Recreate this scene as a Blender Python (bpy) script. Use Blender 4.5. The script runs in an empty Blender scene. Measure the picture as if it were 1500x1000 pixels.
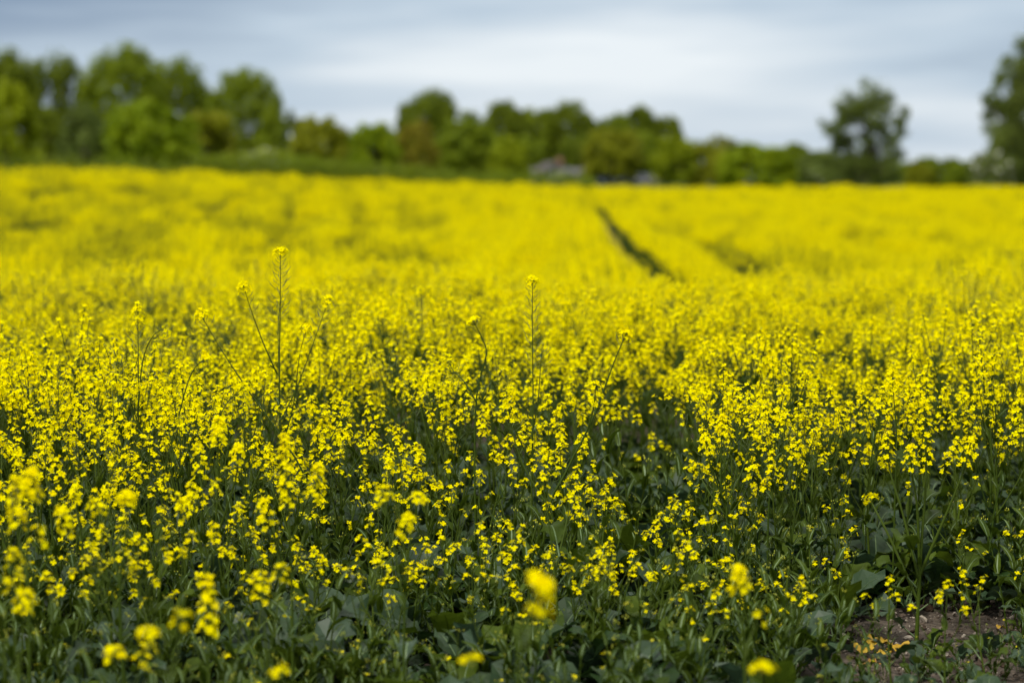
import bpy, math, random
from mathutils import Vector, Matrix, noise
R = math.radians
PI = math.pi
scene = bpy.context.scene
COL = scene.collection

# ------------------------------------------------------------------ camera constants
CAM_H = 1.65
TILT = R(3.8)
FPX = 85.0 / 36.0 * 1500.0

def at(px, py, d):
    """world point on the ray of photo pixel (px, py) at ground distance d"""
    a = math.atan((500 - py) / FPX) - TILT
    return Vector(((px - 750) / FPX * d, d, CAM_H + d * math.tan(a)))

def sstep(t):
    t = max(0.0, min(1.0, t))
    return t * t * (3 - 2 * t)

PROFILE = [(-50, 0), (0, 0), (12, 0), (18, -0.0), (24, -0.38), (30, -0.62), (37, -0.74), (60, -0.78), (85, -0.62),
           (111, -0.42), (150, -0.10), (190, 0.13), (230, 0.50), (330, 1.12), (500, 1.2), (3000, -4)]

def prof(y):
    for (a, za), (b, zb) in zip(PROFILE, PROFILE[1:]):
        if y <= b:
            return za + (zb - za) * sstep((y - a) / (b - a)) * 0.5 + (zb - za) * 0.5 * (y - a) / (b - a)
    return PROFILE[-1][1]

def interp(tab, v):
    if v <= tab[0][0]: return tab[0][1]
    for (a, p), (b, q) in zip(tab, tab[1:]):
        if v <= b: return p + (q - p) * (v - a) / (b - a)
    return tab[-1][1]

def y_end(x, y):
    """far edge of the crop: nearer on the left where the field climbs"""
    return interp([(.02, 192), (.0706, 152), (.127, 124), (.21, 102), (.3, 98)], -x / max(y, 1))

def gz(x, y):
    z = prof(y)
    if y > 14:
        rise = interp([(-.03, 0), (.028, .50), (.0706, .92), (.127, 1.40), (.21, 1.64), (.3, 1.8)], -x / y)
        z += rise * sstep((y - 14) / 75.0) * (1 - 0.6 * sstep((y - 130) / 200))
    return z

# ------------------------------------------------------------------ materials
def new_mat(name):
    m = bpy.data.materials.new(name)
    m.use_nodes = True
    m.node_tree.nodes.clear()
    return m, m.node_tree

def leafy(name, c1, c2, trans=0.35, rough=0.5, spec=0.25, c3=None, tcol=None):
    """two-sided plant surface: colour varies by the face's own tint and by instance"""
    m, nt = new_mat(name)
    N, L = nt.nodes, nt.links
    at_ = N.new('ShaderNodeAttribute'); at_.attribute_name = 'tint'
    oi = N.new('ShaderNodeObjectInfo')
    add = N.new('ShaderNodeMath'); add.operation = 'ADD'
    mul = N.new('ShaderNodeMath'); mul.operation = 'MULTIPLY'; mul.inputs[1].default_value = 0.3
    L.new(oi.outputs['Random'], mul.inputs[0])
    mul2 = N.new('ShaderNodeMath'); mul2.operation = 'MULTIPLY'; mul2.inputs[1].default_value = 0.8
    L.new(at_.outputs['Fac'], mul2.inputs[0])
    L.new(mul.outputs[0], add.inputs[0]); L.new(mul2.outputs[0], add.inputs[1])
    ramp = N.new('ShaderNodeValToRGB')
    ramp.color_ramp.elements[0].color = (*c1, 1)
    ramp.color_ramp.elements[1].color = (*c2, 1)
    if c3:
        e = ramp.color_ramp.elements.new(0.5); e.color = (*c3, 1)
    L.new(add.outputs[0], ramp.inputs[0])
    pr = N.new('ShaderNodeBsdfPrincipled')
    pr.inputs['Roughness'].default_value = rough
    pr.inputs['Specular IOR Level'].default_value = spec
    L.new(ramp.outputs[0], pr.inputs['Base Color'])
    out = N.new('ShaderNodeOutputMaterial')
    if trans > 0:
        tr = N.new('ShaderNodeBsdfTranslucent')
        if tcol:
            mx = N.new('ShaderNodeMix'); mx.data_type = 'RGBA'; mx.blend_type = 'MULTIPLY'
            mx.inputs[0].default_value = 1.0
            L.new(ramp.outputs[0], mx.inputs[6]); mx.inputs[7].default_value = (*tcol, 1)
            L.new(mx.outputs[2], tr.inputs['Color'])
        else:
            L.new(ramp.outputs[0], tr.inputs['Color'])
        mix = N.new('ShaderNodeMixShader'); mix.inputs[0].default_value = trans
        L.new(pr.outputs[0], mix.inputs[1]); L.new(tr.outputs[0], mix.inputs[2])
        L.new(mix.outputs[0], out.inputs[0])
    else:
        L.new(pr.outputs[0], out.inputs[0])
    return m

def simple(name, col, rough=0.6, metallic=0.0, nscale=None, col2=None, bump=0.0):
    m, nt = new_mat(name)
    N, L = nt.nodes, nt.links
    pr = N.new('ShaderNodeBsdfPrincipled'); pr.inputs['Roughness'].default_value = rough
    pr.inputs['Metallic'].default_value = metallic
    pr.inputs['Base Color'].default_value = (*col, 1)
    if nscale:
        tc = N.new('ShaderNodeTexCoord')
        nz = N.new('ShaderNodeTexNoise'); nz.inputs['Scale'].default_value = nscale; nz.inputs['Detail'].default_value = 6
        L.new(tc.outputs['Object'], nz.inputs['Vector'])
        rp = N.new('ShaderNodeValToRGB')
        rp.color_ramp.elements[0].position = 0.35; rp.color_ramp.elements[1].position = 0.65
        rp.color_ramp.elements[0].color = (*col, 1); rp.color_ramp.elements[1].color = (*(col2 or col), 1)
        L.new(nz.outputs['Fac'], rp.inputs[0]); L.new(rp.outputs[0], pr.inputs['Base Color'])
        if bump:
            b = N.new('ShaderNodeBump'); b.inputs['Strength'].default_value = bump; b.inputs['Distance'].default_value = 0.02
            L.new(nz.outputs['Fac'], b.inputs['Height']); L.new(b.outputs[0], pr.inputs['Normal'])
    out = N.new('ShaderNodeOutputMaterial'); L.new(pr.outputs[0], out.inputs[0])
    return m

M_STEM = leafy('stem_green', (0.024, 0.046, 0.004), (0.075, 0.105, 0.010), 0.0, 0.55, 0.12)
M_LEAF = leafy('leaf_glaucous', (0.013, 0.032, 0.006), (0.040, 0.072, 0.038), 0.22, 0.45, 0.28, (0.021, 0.046, 0.009))
M_FRESH = leafy('leaf_fresh', (0.026, 0.050, 0.003), (0.072, 0.110, 0.008), 0.35, 0.5, 0.12)
M_PETAL = leafy('petal_yellow', (0.93, 0.775, 0.0), (0.96, 0.88, 0.0), 0.42, 0.7, 0.0, (0.95, 0.83, 0.0))
M_BUD = leafy('bud_green', (0.22, 0.27, 0.03), (0.50, 0.48, 0.03), 0.2, 0.5, 0.3)
M_POD = leafy('pod_green', (0.06, 0.10, 0.03), (0.12, 0.16, 0.05), 0.0, 0.5, 0.3)
M_RIB = leafy('leaf_midrib', (0.10, 0.16, 0.06), (0.15, 0.21, 0.09), 0.1, 0.5, 0.3)
PMATS = [M_STEM, M_LEAF, M_FRESH, M_PETAL, M_BUD, M_POD, M_RIB]
STEM, LEAF, FRESH, PETAL, BUD, POD, RIB = range(7)

# ------------------------------------------------------------------ mesh builder
class MB:
    def __init__(self):
        self.v, self.f, self.m, self.t = [], [], [], []
    def face(self, pts, mat, tint):
        n = len(self.v)
        self.v.extend(pts)
        self.f.append(tuple(range(n, n + len(pts))))
        self.m.append(mat); self.t.append(tint)
    def idx(self, ids, mat, tint):
        self.f.append(tuple(ids)); self.m.append(mat); self.t.append(tint)
    def tube(self, pts, rad, sides, mat, tint):
        rings = []
        n = len(pts)
        for i, p in enumerate(pts):
            d = (pts[min(i + 1, n - 1)] - pts[max(i - 1, 0)])
            if d.length < 1e-9: d = Vector((0, 0, 1))
            d.normalize()
            a = d.orthogonal().normalized() if abs(d.z) > 0.95 else d.cross(Vector((0, 0, 1))).normalized()
            if abs(d.z) > 0.95: a = (Vector((1, 0, 0)) - d * d.x).normalized()
            b = d.cross(a)
            s = len(self.v)
            for k in range(sides):
                an = 2 * PI * k / sides
                self.v.append(p + a * (math.cos(an) * rad[i]) + b * (math.sin(an) * rad[i]))
            rings.append(s)
        for i in range(n - 1):
            for k in range(sides):
                k2 = (k + 1) % sides
                self.idx((rings[i] + k, rings[i] + k2, rings[i + 1] + k2, rings[i + 1] + k), mat, tint)
    def add(self, o, mtx=None):
        n = len(self.v)
        self.v.extend([mtx @ p for p in o.v] if mtx else o.v)
        self.f.extend([tuple(i + n for i in f) for f in o.f])
        self.m.extend(o.m); self.t.extend(o.t)
    def mesh(self, name, mats, smooth=False):
        me = bpy.data.meshes.new(name)
        me.from_pydata([tuple(p) for p in self.v], [], self.f)
        for m in mats: me.materials.append(m)
        me.polygons.foreach_set('material_index', self.m)
        if smooth:
            me.polygons.foreach_set('use_smooth', [True] * len(self.f))
        a = me.attributes.new('tint', 'FLOAT', 'FACE')
        a.data.foreach_set('value', self.t)
        return me
    def obj(self, name, mats, parent=None, smooth=False):
        o = bpy.data.objects.new(name, self.mesh(name, mats, smooth))
        COL.objects.link(o)
        o.parent = parent
        return o

def tag(o, label=None, cat=None, group=None, kind=None):
    if label: o['label'] = label
    if cat: o['category'] = cat
    if group: o['group'] = group
    if kind: o['kind'] = kind
    return o

def empty(name, loc, label=None, cat=None, group=None):
    o = bpy.data.objects.new(name, None); COL.objects.link(o)
    o.location = loc; o.empty_display_size = 0.1
    return tag(o, label, cat, group)

# ------------------------------------------------------------------ rapeseed plant
def basis(d):
    d = d.normalized()
    a = d.orthogonal().normalized()
    return a, d.cross(a), d

def flower(mb, rng, pos, d, size, openness=1.0, detail=True):
    a, b, n = basis(d)
    rot = rng.random() * PI
    tt = rng.random()
    for k in range(4):
        an = rot + k * PI / 2 + rng.uniform(-.18, .18)
        o = a * math.cos(an) + b * math.sin(an)
        s = n.cross(o)
        L = size * rng.uniform(.85, 1.1) * 0.56
        w = L * rng.uniform(.36, .46)
        up = (1 - openness) * 0.9 + rng.uniform(-.05, .25)
        t = min(1, max(0, tt + rng.uniform(-.25, .25)))
        p0 = pos
        pm = pos + o * (L * .55) + n * (L * (.25 + up * .5))
        pt = pos + o * L + n * (L * (.15 + up * rng.uniform(.5, 1)))
        if detail:
            i = len(mb.v)
            mb.v.extend([p0 - s * (w * .25), p0 + s * (w * .25), pm + s * w, pm - s * w, pt + s * (w * .75), pt - s * (w * .75)])
            mb.idx((i, i + 1, i + 2, i + 3), PETAL, t)
            mb.idx((i + 3, i + 2, i + 4, i + 5), PETAL, t)
        else:
            mb.face([p0, pm + s * w * 1.1, pt, pm - s * w * 1.1], PETAL, t)

def bud(mb, rng, pos, d, L, mat=BUD):
    a, b, n = basis(d)
    w = L * .3
    i = len(mb.v)
    mb.v.extend([pos, pos + n * L * .5 + a * w, pos + n * L * .5 + b * w, pos + n * L * .5 - a * w, pos + n * L * .5 - b * w, pos + n * L])
    t = rng.random()
    for k in range(4):
        k2 = (k + 1) % 4
        mb.idx((i, i + 1 + k, i + 1 + k2), mat, t)
        mb.idx((i + 1 + k, i + 5, i + 1 + k2), mat, t)

def pod(mb, rng, pos, d, L):
    """a thin young seed pod on its stalk, bowed upward"""
    up = Vector((0, 0, 1))
    d = d.normalized()
    p1 = pos + d * L * .35
    d2 = (d + up * rng.uniform(.2, .5)).normalized()
    p2 = p1 + d2 * L * .35
    d3 = (d2 + up * .6).normalized()
    p3 = p2 + d3 * L * .35
    r = 0.0015
    mb.tube([pos, p1, p2, p3], [r * .45, r * .6, r, r * .4], 3, POD, rng.random())

def curve(p, d, L, n, rng, wob=.06, rise=0.0):
    pts = [p.copy()]
    d = d.normalized()
    for i in range(n):
        d = (d + Vector((rng.gauss(0, wob), rng.gauss(0, wob), rise + rng.gauss(0, wob * .4)))).normalized()
        pts.append(pts[-1] + d * (L / n))
    return pts

def along(pts, t):
    x = t * (len(pts) - 1)
    i = min(int(x), len(pts) - 2)
    return pts[i].lerp(pts[i + 1], x - i), (pts[i + 1] - pts[i]).normalized()

def raceme(P, rng, pts, fl, pods, span, fsize=.018, podspan=.0, spread=.022, detail=True, podlen=.04, buds=9):
    """flowers on the end of a branch: buds at the tip, open flowers below, young pods further down.
    P = (stem mb, head mb, pod mb); span, podspan in metres from the tip"""
    SM, HM, PM = P
    L = sum((pts[i + 1] - pts[i]).length for i in range(len(pts) - 1))
    tip = pts[-1]
    dirn = (pts[-1] - pts[-2]).normalized()
    a, b, n = basis(dirn)
    for k in range(buds):
        an = k * 2.4
        r = rng.uniform(0, .008)
        o = a * math.cos(an) + b * math.sin(an)
        bud(HM, rng, tip + o * r * .6 - n * rng.uniform(0, .006), n + o * r * 60, rng.uniform(.005, .008))
    an = rng.random() * 6
    for k in range(fl):
        t = 1 - (span * ((k + .5) / fl) ** .9) / L
        if t < 0.02: t = rng.uniform(.02, .2)
        p, d = along(pts, t)
        a, b, n = basis(d)
        an += 2.4 + rng.uniform(-.3, .3)
        o = a * math.cos(an) + b * math.sin(an)
        pl = spread * rng.uniform(.7, 1.15) * (.45 + .55 * min(1, (k + 1.5) / fl * 2))
        dd = (o + n * (rng.uniform(.5, .9) + .8 * (1 - min(1, k / fl * 2)))).normalized()
        q = p + dd * pl
        if detail: SM.tube([p, q], [.0007, .0006], 3, STEM, .8)
        flower(HM, rng, q, (dd + Vector((0, 0, .15))).normalized(), fsize * rng.uniform(.8, 1.12), rng.choice((1, 1, .9, .6, .3)), detail)
    for k in range(pods):
        t = 1 - (span + podspan * (k + .3) / max(1, pods)) / L
        if t < 0.02: break
        p, d = along(pts, t)
        a, b, n = basis(d)
        an += 2.4 + rng.uniform(-.3, .3)
        o = a * math.cos(an) + b * math.sin(an)
        pod(PM, rng, p, o + n * .35, podlen * rng.uniform(.7, 1.15) * (.5 + .5 * min(1, (k + 1) / pods * 1.8)))

def leaf(mb, rng, base, yaw, L, W, droop=.9, lift=.9, lobed=True, mat=LEAF, tint=None, clasp=False, nseg=9):
    """one leaf: stalk, wavy blade bent over along its midrib"""
    tint = rng.random() if tint is None else tint
    h = Vector((math.cos(yaw), math.sin(yaw), 0)); s = Vector((-h.y, h.x, 0)); up = Vector((0, 0, 1))
    stalk = 0 if clasp else L * .3
    pitch = lift
    p = base.copy()
    d = h * math.cos(pitch) + up * math.sin(pitch)
    if stalk:
        q = p + d * stalk
        mb.tube([p, q], [.0035, .0022], 4, RIB, tint); p = q
    ph = rng.random() * 6
    rows = []
    roll = rng.uniform(-.5, .5)
    for i in range(nseg + 1):
        t = i / nseg
        if clasp: w = W * (math.sin(PI * min(1, t * .9 + .12)) ** .8) * (1 - .45 * t)
        else: w = W * (math.sin(PI * (t * .93 + .05)) ** .75) * (.55 + .75 * t)
        if lobed and not clasp:
            w *= .82 + .28 * math.sin(t * 17 + ph) * (1 - t * .6)
        w = max(w, .001)
        pitch2 = lift - droop * t * t - .35 * t
        d = h * math.cos(pitch2) + up * math.sin(pitch2)
        nn = (-h * math.sin(pitch2) + up * math.cos(pitch2))
        sd = (s * math.cos(roll * t) + nn * math.sin(roll * t))
        fold = .3 + .15 * math.sin(t * 9 + ph)
        wv = W * .16
        rows.append([p - sd * w + nn * (w * fold + wv * math.sin(t * 21 + ph)),
                     p - sd * w * .5 + nn * (w * fold * .35), p,
                     p + sd * w * .5 + nn * (w * fold * .35),
                     p + sd * w + nn * (w * fold + wv * math.sin(t * 19 + ph * 2))])
        p = p + d * ((L - stalk) / nseg)
    n0 = len(mb.v)
    for r in rows: mb.v.extend(r)
    for i in range(nseg):
        for k in range(4):
            q = n0 + i * 5 + k
            mb.idx((q, q + 1, q + 6, q + 5), mat, tint)
    # midrib
    rr = [r[2] + up * .0008 for r in rows]
    for i in range(nseg - 1):
        w0 = .0022 * (1 - i / nseg) + .0004; w1 = .0022 * (1 - (i + 1) / nseg) + .0004
        mb.face([rr[i] - s * w0, rr[i] + s * w0, rr[i + 1] + s * w1, rr[i + 1] - s * w1], RIB, tint)

class Plant:
    def __init__(self):
        self.stem = MB(); self.leaves = []; self.heads = []; self.pods = []
    def P(self):
        h = MB(); p = MB(); self.heads.append(h); self.pods.append(p)
        return (self.stem, h, p)
    def joined(self):
        m = MB()
        m.add(self.stem)
        for x in self.leaves + self.heads + self.pods: m.add(x)
        return m

def make_plant(seed, H, nbr, fl, span, pods=4, podspan=.05, leaves=(3, 3), lsize=.15, thick=.0055, lean=.06,
               brlow=.35, brang=.55, fsize=.019, spread=.020, subs=0.4, brlen=.55):
    rng = random.Random(seed)
    pl = Plant()
    az = rng.random() * 6.28
    d0 = Vector((math.cos(az) * lean, math.sin(az) * lean, 1))
    main = curve(Vector((0, 0, 0)), d0, H * 1.02, 8, rng, .035, .02)
    rad = [thick * (1 - .78 * i / 8) for i in range(9)]
    pl.stem.tube(main, rad, 5, STEM, rng.random() * .6)
    raceme(pl.P(), rng, main, fl, pods, span, fsize, podspan, spread)
    an = rng.random() * 6.28
    for k in range(nbr):
        t = brlow + (1 - brlow - .22) * (k + rng.random() * .6) / max(1, nbr)
        p, d = along(main, t)
        an += 2.3 + rng.uniform(-.4, .4)
        o = Vector((math.cos(an), math.sin(an), 0))
        bl = (1 - t) * H * rng.uniform(.75, 1.02) * (brlen / .55)
        bd = (o * math.sin(brang * rng.uniform(.7, 1.25)) + Vector((0, 0, 1))).normalized()
        pts = curve(p, bd, bl, 5, rng, .05, .09)
        pl.stem.tube(pts, [thick * .5, thick * .45, thick * .38, thick * .32, thick * .26, thick * .2], 4, STEM, rng.random() * .7)
        raceme(pl.P(), rng, pts, max(2, int(fl * rng.uniform(.6, 1))), max(0, int(pods * rng.uniform(.3, 1))), span * rng.uniform(.7, 1), fsize, podspan * .8, spread)
        # small clasping leaf at the fork
        lm = MB()
        leaf(lm, rng, p, an + rng.uniform(-.3, .3), lsize * rng.uniform(.4, .65), lsize * .1, .6, 1.0, False, FRESH, None, True, 6)
        if k < leaves[1]: pl.leaves.append(lm)
        else: pl.stem.add(lm)
        if rng.random() < subs:
            p2, d2 = along(pts, rng.uniform(.25, .5))
            a2 = an + rng.choice((-1, 1)) * rng.uniform(.8, 1.4)
            o2 = Vector((math.cos(a2), math.sin(a2), 0))
            pts2 = curve(p2, o2 * .45 + Vector((0, 0, 1)), bl * rng.uniform(.3, .5), 4, rng, .05, .08)
            pl.stem.tube(pts2, [thick * .3, thick * .28, thick * .24, thick * .2, thick * .16], 3, STEM, .5)
            raceme(pl.P(), rng, pts2, max(2, int(fl * .5)), 1, span * .7, fsize, .02, spread)
    for k in range(leaves[0]):
        t = .03 + .35 * (k + rng.random()) / leaves[0]
        p, d = along(main, t)
        lm = MB()
        L = lsize * rng.uniform(.8, 1.3) * (1 - .45 * t)
        leaf(lm, rng, p, rng.random() * 6.28, L, L * rng.uniform(.24, .34), rng.uniform(.6, 1.5), rng.uniform(.6, 1.15), True,
             rng.choice((LEAF, LEAF, FRESH)))
        pl.leaves.append(lm)
    return pl

def link_plant(pl, name='rapeseed_plant'):
    """the first of its kind: an Empty with its parts"""
    root = empty(name, (0, 0, 0))
    pl.stem.obj('stem', PMATS, root, True)
    for l in pl.leaves: l.obj('leaf', PMATS, root, True)
    for h, p in zip(pl.heads, pl.pods):
        o = h.obj('flower_head', PMATS, root)
        if len(p.f) > 60: p.obj('pod_cluster', PMATS, o, True)
        elif p.f:
            pl.stem.add(p)
    # pods too few to be a part stay with the stem
    st = [c for c in root.children if c.name.startswith('stem')][0]
    old = st.data; st.data = pl.stem.mesh('stem', PMATS, True); bpy.data.meshes.remove(old)
    return root

def copy_tree(o, parent=None):
    c = o.copy(); COL.objects.link(c); c.parent = parent
    for ch in o.children: copy_tree(ch, c)
    return c

# ------------------------------------------------------------------ variants
rng0 = random.Random(11)
LOW, MID, TALL = [], [], []
for i in range(6):
    LOW.append(make_plant(100 + i, .52, 3 + i % 2, 3 + i % 4, .035, 2, .02, (4, 3), .15, .005, .12, .3, .6, .019, .014, .3, .5))
for i in range(7):
    MID.append(make_plant(200 + i, .74, 4 + i % 2, 7 + i % 4, .065, 3, .03, (3, 4), .15, .0058, .08, .34, .55, .021, .017, .4))
for i in range(7):
    TALL.append(make_plant(300 + i, .95, 5 + i % 2, 10 + i % 4, .095, 5, .05, (3, 3), .14, .0062, .06, .38, .5, .021, .018, .5))
GREENP = [make_plant(450 + i, .93, 5, 3, .04, 9, .10, (4, 4), .17, .006, .06, .4, .5, .018, .016, .5) for i in range(3)]
PODDED = [make_plant(400 + i, 1.12, 3, 8, .035, 22, .26, (3, 2), .14, .006, .05, .5, .35, .0165, .016, .2, .6) for i in range(2)]

used = {}
def place(var, key, x, y, rz, s, label, group, tilt=(0, 0), cat='plant', hs=1.0):
    if key not in used:
        used[key] = link_plant(var); o = used[key]
        src = True
    else:
        o = copy_tree(used[key])
    o.location = (x, y, gz(x, y) - .005)
    o.rotation_euler = (tilt[0], tilt[1], rz)
    o.scale = (s, s, s * hs)
    tag(o, label, cat, group)
    if not group and 'group' in o.keys(): del o['group']
    return o

# field of the front rows --------------------------------------------------------
def bare(px, d):
    """soil shows here"""
    if ((px - 1325) / 72) ** 2 + ((d - 8.75) / .55) ** 2 < 1: return True
    if ((px - 1450) / 55) ** 2 + ((d - 8.65) / .38) ** 2 < 1: return True
    if ((px - 893) / 42) ** 2 + ((d - 8.75) / .28) ** 2 < 1: return True
    if ((px - 20) / 50) ** 2 + ((d - 9.0) / .25) ** 2 < 1: return True
    if abs(px - 1340) < 70 and 7.95 < d < 8.5: return True
    if abs(px - 1460) < 30 and 8.0 < d < 8.4: return True
    return False

def edge(px):
    if px < 250: return 7.0
    if px < 520: return 7.0 + .5 * (px - 250) / 270
    return 7.5

def hollow(px, d):
    """1 in the leafy gaps of the crop"""
    a = .85 * math.exp(-(((px - 950 - 8 * (d - 10)) / 66) ** 4 + ((d - 10.1) / 1.25) ** 4))
    b = .8 * math.exp(-(((px - 1200) / 110) ** 2 + ((d - 12.6) / .7) ** 2))
    c = .35 * math.exp(-(((px - 390) / 70) ** 2 + ((d - 10.6) / .7) ** 2))
    e = .6 * math.exp(-(((px - 620) / 60) ** 2 + ((d - 11.4) / .5) ** 2))
    return max(a, b, c, e)

def front_height(px, d):
    """wanted height of the plant whose foot stands there"""
    e = edge(px)
    t = (d - e)
    h = .44 + .46 * sstep((d - 7.8) / 3.1)
    if px < 420: h = max(h, (.54 + .36 * sstep(t / 2.6)) - .10 * sstep((px - 300) / 120))
    if px > 1040: h = (.40 + .50 * sstep((d - 8.2 - .5 * sstep((px - 1150) / 100)) / .7)) * (.84 + .2 * math.sin(px * 1.7 + d * 9))
    h -= .42 * hollow(px, d)
    return max(.36, h + .20 * noise.noise(Vector((px / 60, d * 2.6, 3))))

FRONT_END = 10.15
cands = []
step = .196
yy = 6.9
rng = random.Random(5)
while yy < FRONT_END:
    xx = -.2135 * yy - .25
    while xx < .2135 * yy + .25:
        x = xx + rng.uniform(-.09, .09); y = yy + rng.uniform(-.09, .09)
        px = 750 + x / y * FPX
        xx += step
        if y < edge(px) + rng.uniform(-.25, .15): continue
        if bare(px, y): continue
        if rng.random() < .8 * hollow(px, y): continue
        if px > 1150 and y < 8.4 and rng.random() < .55 + (.25 if px > 1240 else 0): continue
        if -25 < px < 1525 and y < FRONT_END: cands.append((x, y, px))
    yy += step * .98
print('front plants', len(cands))

ZN = [(300, 'at the far left of the front rows'), (560, 'in the front rows under the tall forked stalk'),
      (860, 'in the middle of the front rows'), (1040, 'around the dark leafy hollow'),
      (1260, 'on the bank right of the hollow'), (9999, 'on the dense bank above the bare soil')]
KL = {'green': 'podded green rapeseed plant with few blooms ', 'low': 'knee-high green rapeseed plant with few flowers ', 'mid': 'half-height rapeseed plant in loose yellow bloom ',
      'tall': 'full-height rapeseed plant in rich yellow bloom '}
for x, y, px in cands:
    h = front_height(px, y) * rng.uniform(.88, 1.12)
    if h > .5 and rng.random() < .16: k, V, hh = 'green', GREENP, .93
    elif h < .63: k, V, hh = 'low', LOW, .52
    elif h < .83: k, V, hh = 'mid', MID, .74
    else: k, V, hh = 'tall', TALL, .95
    i = rng.randrange(len(V))
    zone = next(z for lim, z in ZN if px < lim)
    s = h / hh
    sxy = s ** .5
    label = KL[k] + zone
    place(V[i], (k, i), x, y, rng.random() * 6.28, sxy, label, k + ' rapeseed plants ' + zone, (rng.gauss(0, .06), rng.gauss(0, .06)), hs=s / sxy)

# ------------------------------------------------------------------ single plants that stand out
def hero(label, base_px, d, spec, seed, thick=.0046, leaves=(3, .14), name='rapeseed_plant'):
    """spec: list of stalks; each = (list of photo pixels from root/fork to tip, flowers, span, pods, podspan [, fsize])"""
    rng = random.Random(seed)
    bx = (base_px - 750) / FPX * d
    base = Vector((bx, d, gz(bx, d)))
    pl = Plant()
    for k, sp in enumerate(spec):
        pix, fl, span, pods, podspan = sp[:5]
        fs = sp[5] if len(sp) > 5 else .0165
        dd = sp[6] if len(sp) > 6 else 0.0
        pts = []
        for j, (a, b) in enumerate(pix):
            q = at(a, b, d)
            # limbs reach toward and away from the camera too, not in one plane
            q += Vector((0, dd * j / max(1, len(pix) - 1), 0))
            pts.append(q - base)
        if k == 0: pts = [Vector((0, 0, 0))] + pts
        # resample smoothly
        fine = []
        n = len(pts)
        for i in range(n - 1):
            p0, p1, p2, p3 = pts[max(i - 1, 0)], pts[i], pts[i + 1], pts[min(i + 2, n - 1)]
            for q in range(4):
                t = q / 4
                fine.append(.5 * ((2 * p1) + (p2 - p0) * t + (2 * p0 - 5 * p1 + 4 * p2 - p3) * t * t + (3 * p1 - p0 - 3 * p2 + p3) * t ** 3))
        fine.append(pts[-1])
        th = thick if k == 0 else thick * .72
        m = len(fine) - 1
        pl.stem.tube(fine, [th * (1 - .75 * i / m) for i in range(m + 1)], 5, STEM, .3)
        raceme(pl.P(), rng, fine, int(fl * 1.35), pods, span * 1.4 + .012, fs * 1.2, podspan, .028, True, .058)
        if k:
            lm = MB(); v = fine[1] - fine[0]
            leaf(lm, rng, fine[0], math.atan2(v.y, v.x) + .3, .07, .009, .5, 1.0, False, FRESH, None, True, 6)
            pl.leaves.append(lm)
    h = pl.stem.v[-1].z if False else .3
    for k in range(leaves[0]):
        lm = MB()
        leaf(lm, rng, Vector((0, 0, .04 + .09 * k)), rng.random() * 6.28, leaves[1] * rng.uniform(.8, 1.2), leaves[1] * .3, rng.uniform(.6, 1.4), rng.uniform(.5, 1.1), True, rng.choice((LEAF, FRESH)))
        pl.leaves.append(lm)
    root = link_plant(pl, name)
    root.location = base
    return tag(root, label, 'plant')

hero('tallest rapeseed stalk in the field, forked near its middle, with pods below its flower tuft', 412, 9.3,
     [([(409, 700), (408, 560), (410, 450), (411, 368)], 13, .035, 34, .33, .016),
      ([(405, 548), (385, 500), (368, 450), (359, 418)], 12, .035, 8, .10, .016, -.06),
      ([(407, 620), (432, 570), (458, 500), (479, 440)], 11, .035, 12, .12, .016, .08),
      ([(410, 660), (430, 590), (440, 520), (452, 478)], 12, .04, 4, .05, .016, -.1),
      ([(409, 600), (405, 540), (402, 480), (403, 446)], 14, .045, 6, .08, .016, .2)], 1)
hero('slender rapeseed stalk ringed by long curved bare pods standing alone in the middle', 782, 9.2,
     [([(779, 720), (781, 600), (780, 500), (780, 410)], 12, .03, 46, .42, .016),
      ([(779, 640), (788, 590), (792, 540), (795, 505)], 0, .01, 12, .14, .016, .08),
      ([(779, 680), (760, 640), (745, 600), (742, 570)], 8, .05, 4, .03, .016, -.1)], 2)
hero('rapeseed stalk bent in an elbow under a small flower tuft left of the podded stalk', 700, 8.9,
     [([(695, 700), (698, 580), (712, 520), (706, 495), (694, 472)], 11, .035, 3, .03),
      ([(698, 590), (680, 560), (664, 545), (656, 530)], 8, .04, 2, .02, .016, .06)], 3)
hero('rapeseed plant whose long bare branch slants up to the right behind the hollow', 790, 8.8,
     [([(800, 760), (830, 690), (870, 610), (900, 530), (918, 488)], 16, .06, 4, .04),
      ([(840, 670), (860, 630), (870, 590), (872, 560)], 13, .07, 3, .03, .0165, -.08),
      ([(806, 745), (770, 690), (752, 640), (746, 600)], 10, .06, 3, .03, .0165, .06)], 4, .006)
hero('straight rapeseed stalk beside a drooping hooked stem at the left', 201, 9.0,
     [([(200, 760), (200, 640), (201, 540), (201, 448)], 15, .08, 10, .10),
      ([(200, 600), (208, 530), (222, 495), (238, 482), (244, 488)], 7, .03, 3, .03, .014, -.05)], 5)
hero('rapeseed branch leaning far to the left from the foot of the tall forked stalk', 470, 8.8,
     [([(450, 720), (410, 640), (368, 580), (325, 515), (293, 460)], 14, .045, 5, .05)], 6)
hero('rapeseed plant with an arching stem at the left above the dark leaf', 230, 8.7,
     [([(235, 720), (262, 600), (280, 545), (300, 525)], 12, .06, 3, .03),
      ([(245, 690), (310, 620), (330, 590), (352, 570)], 9, .05, 3, .03, .0165, .08)], 7)
hero('rapeseed stalk with a small round flower tuft rising over the right bank behind the hollow', 1128, 8.9,
     [([(1128, 760), (1135, 680), (1142, 620), (1150, 570)], 10, .05, 4, .06),
      ([(1134, 700), (1148, 650), (1160, 628)], 0, .01, 3, .03, .014, -.05)], 8)
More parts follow.
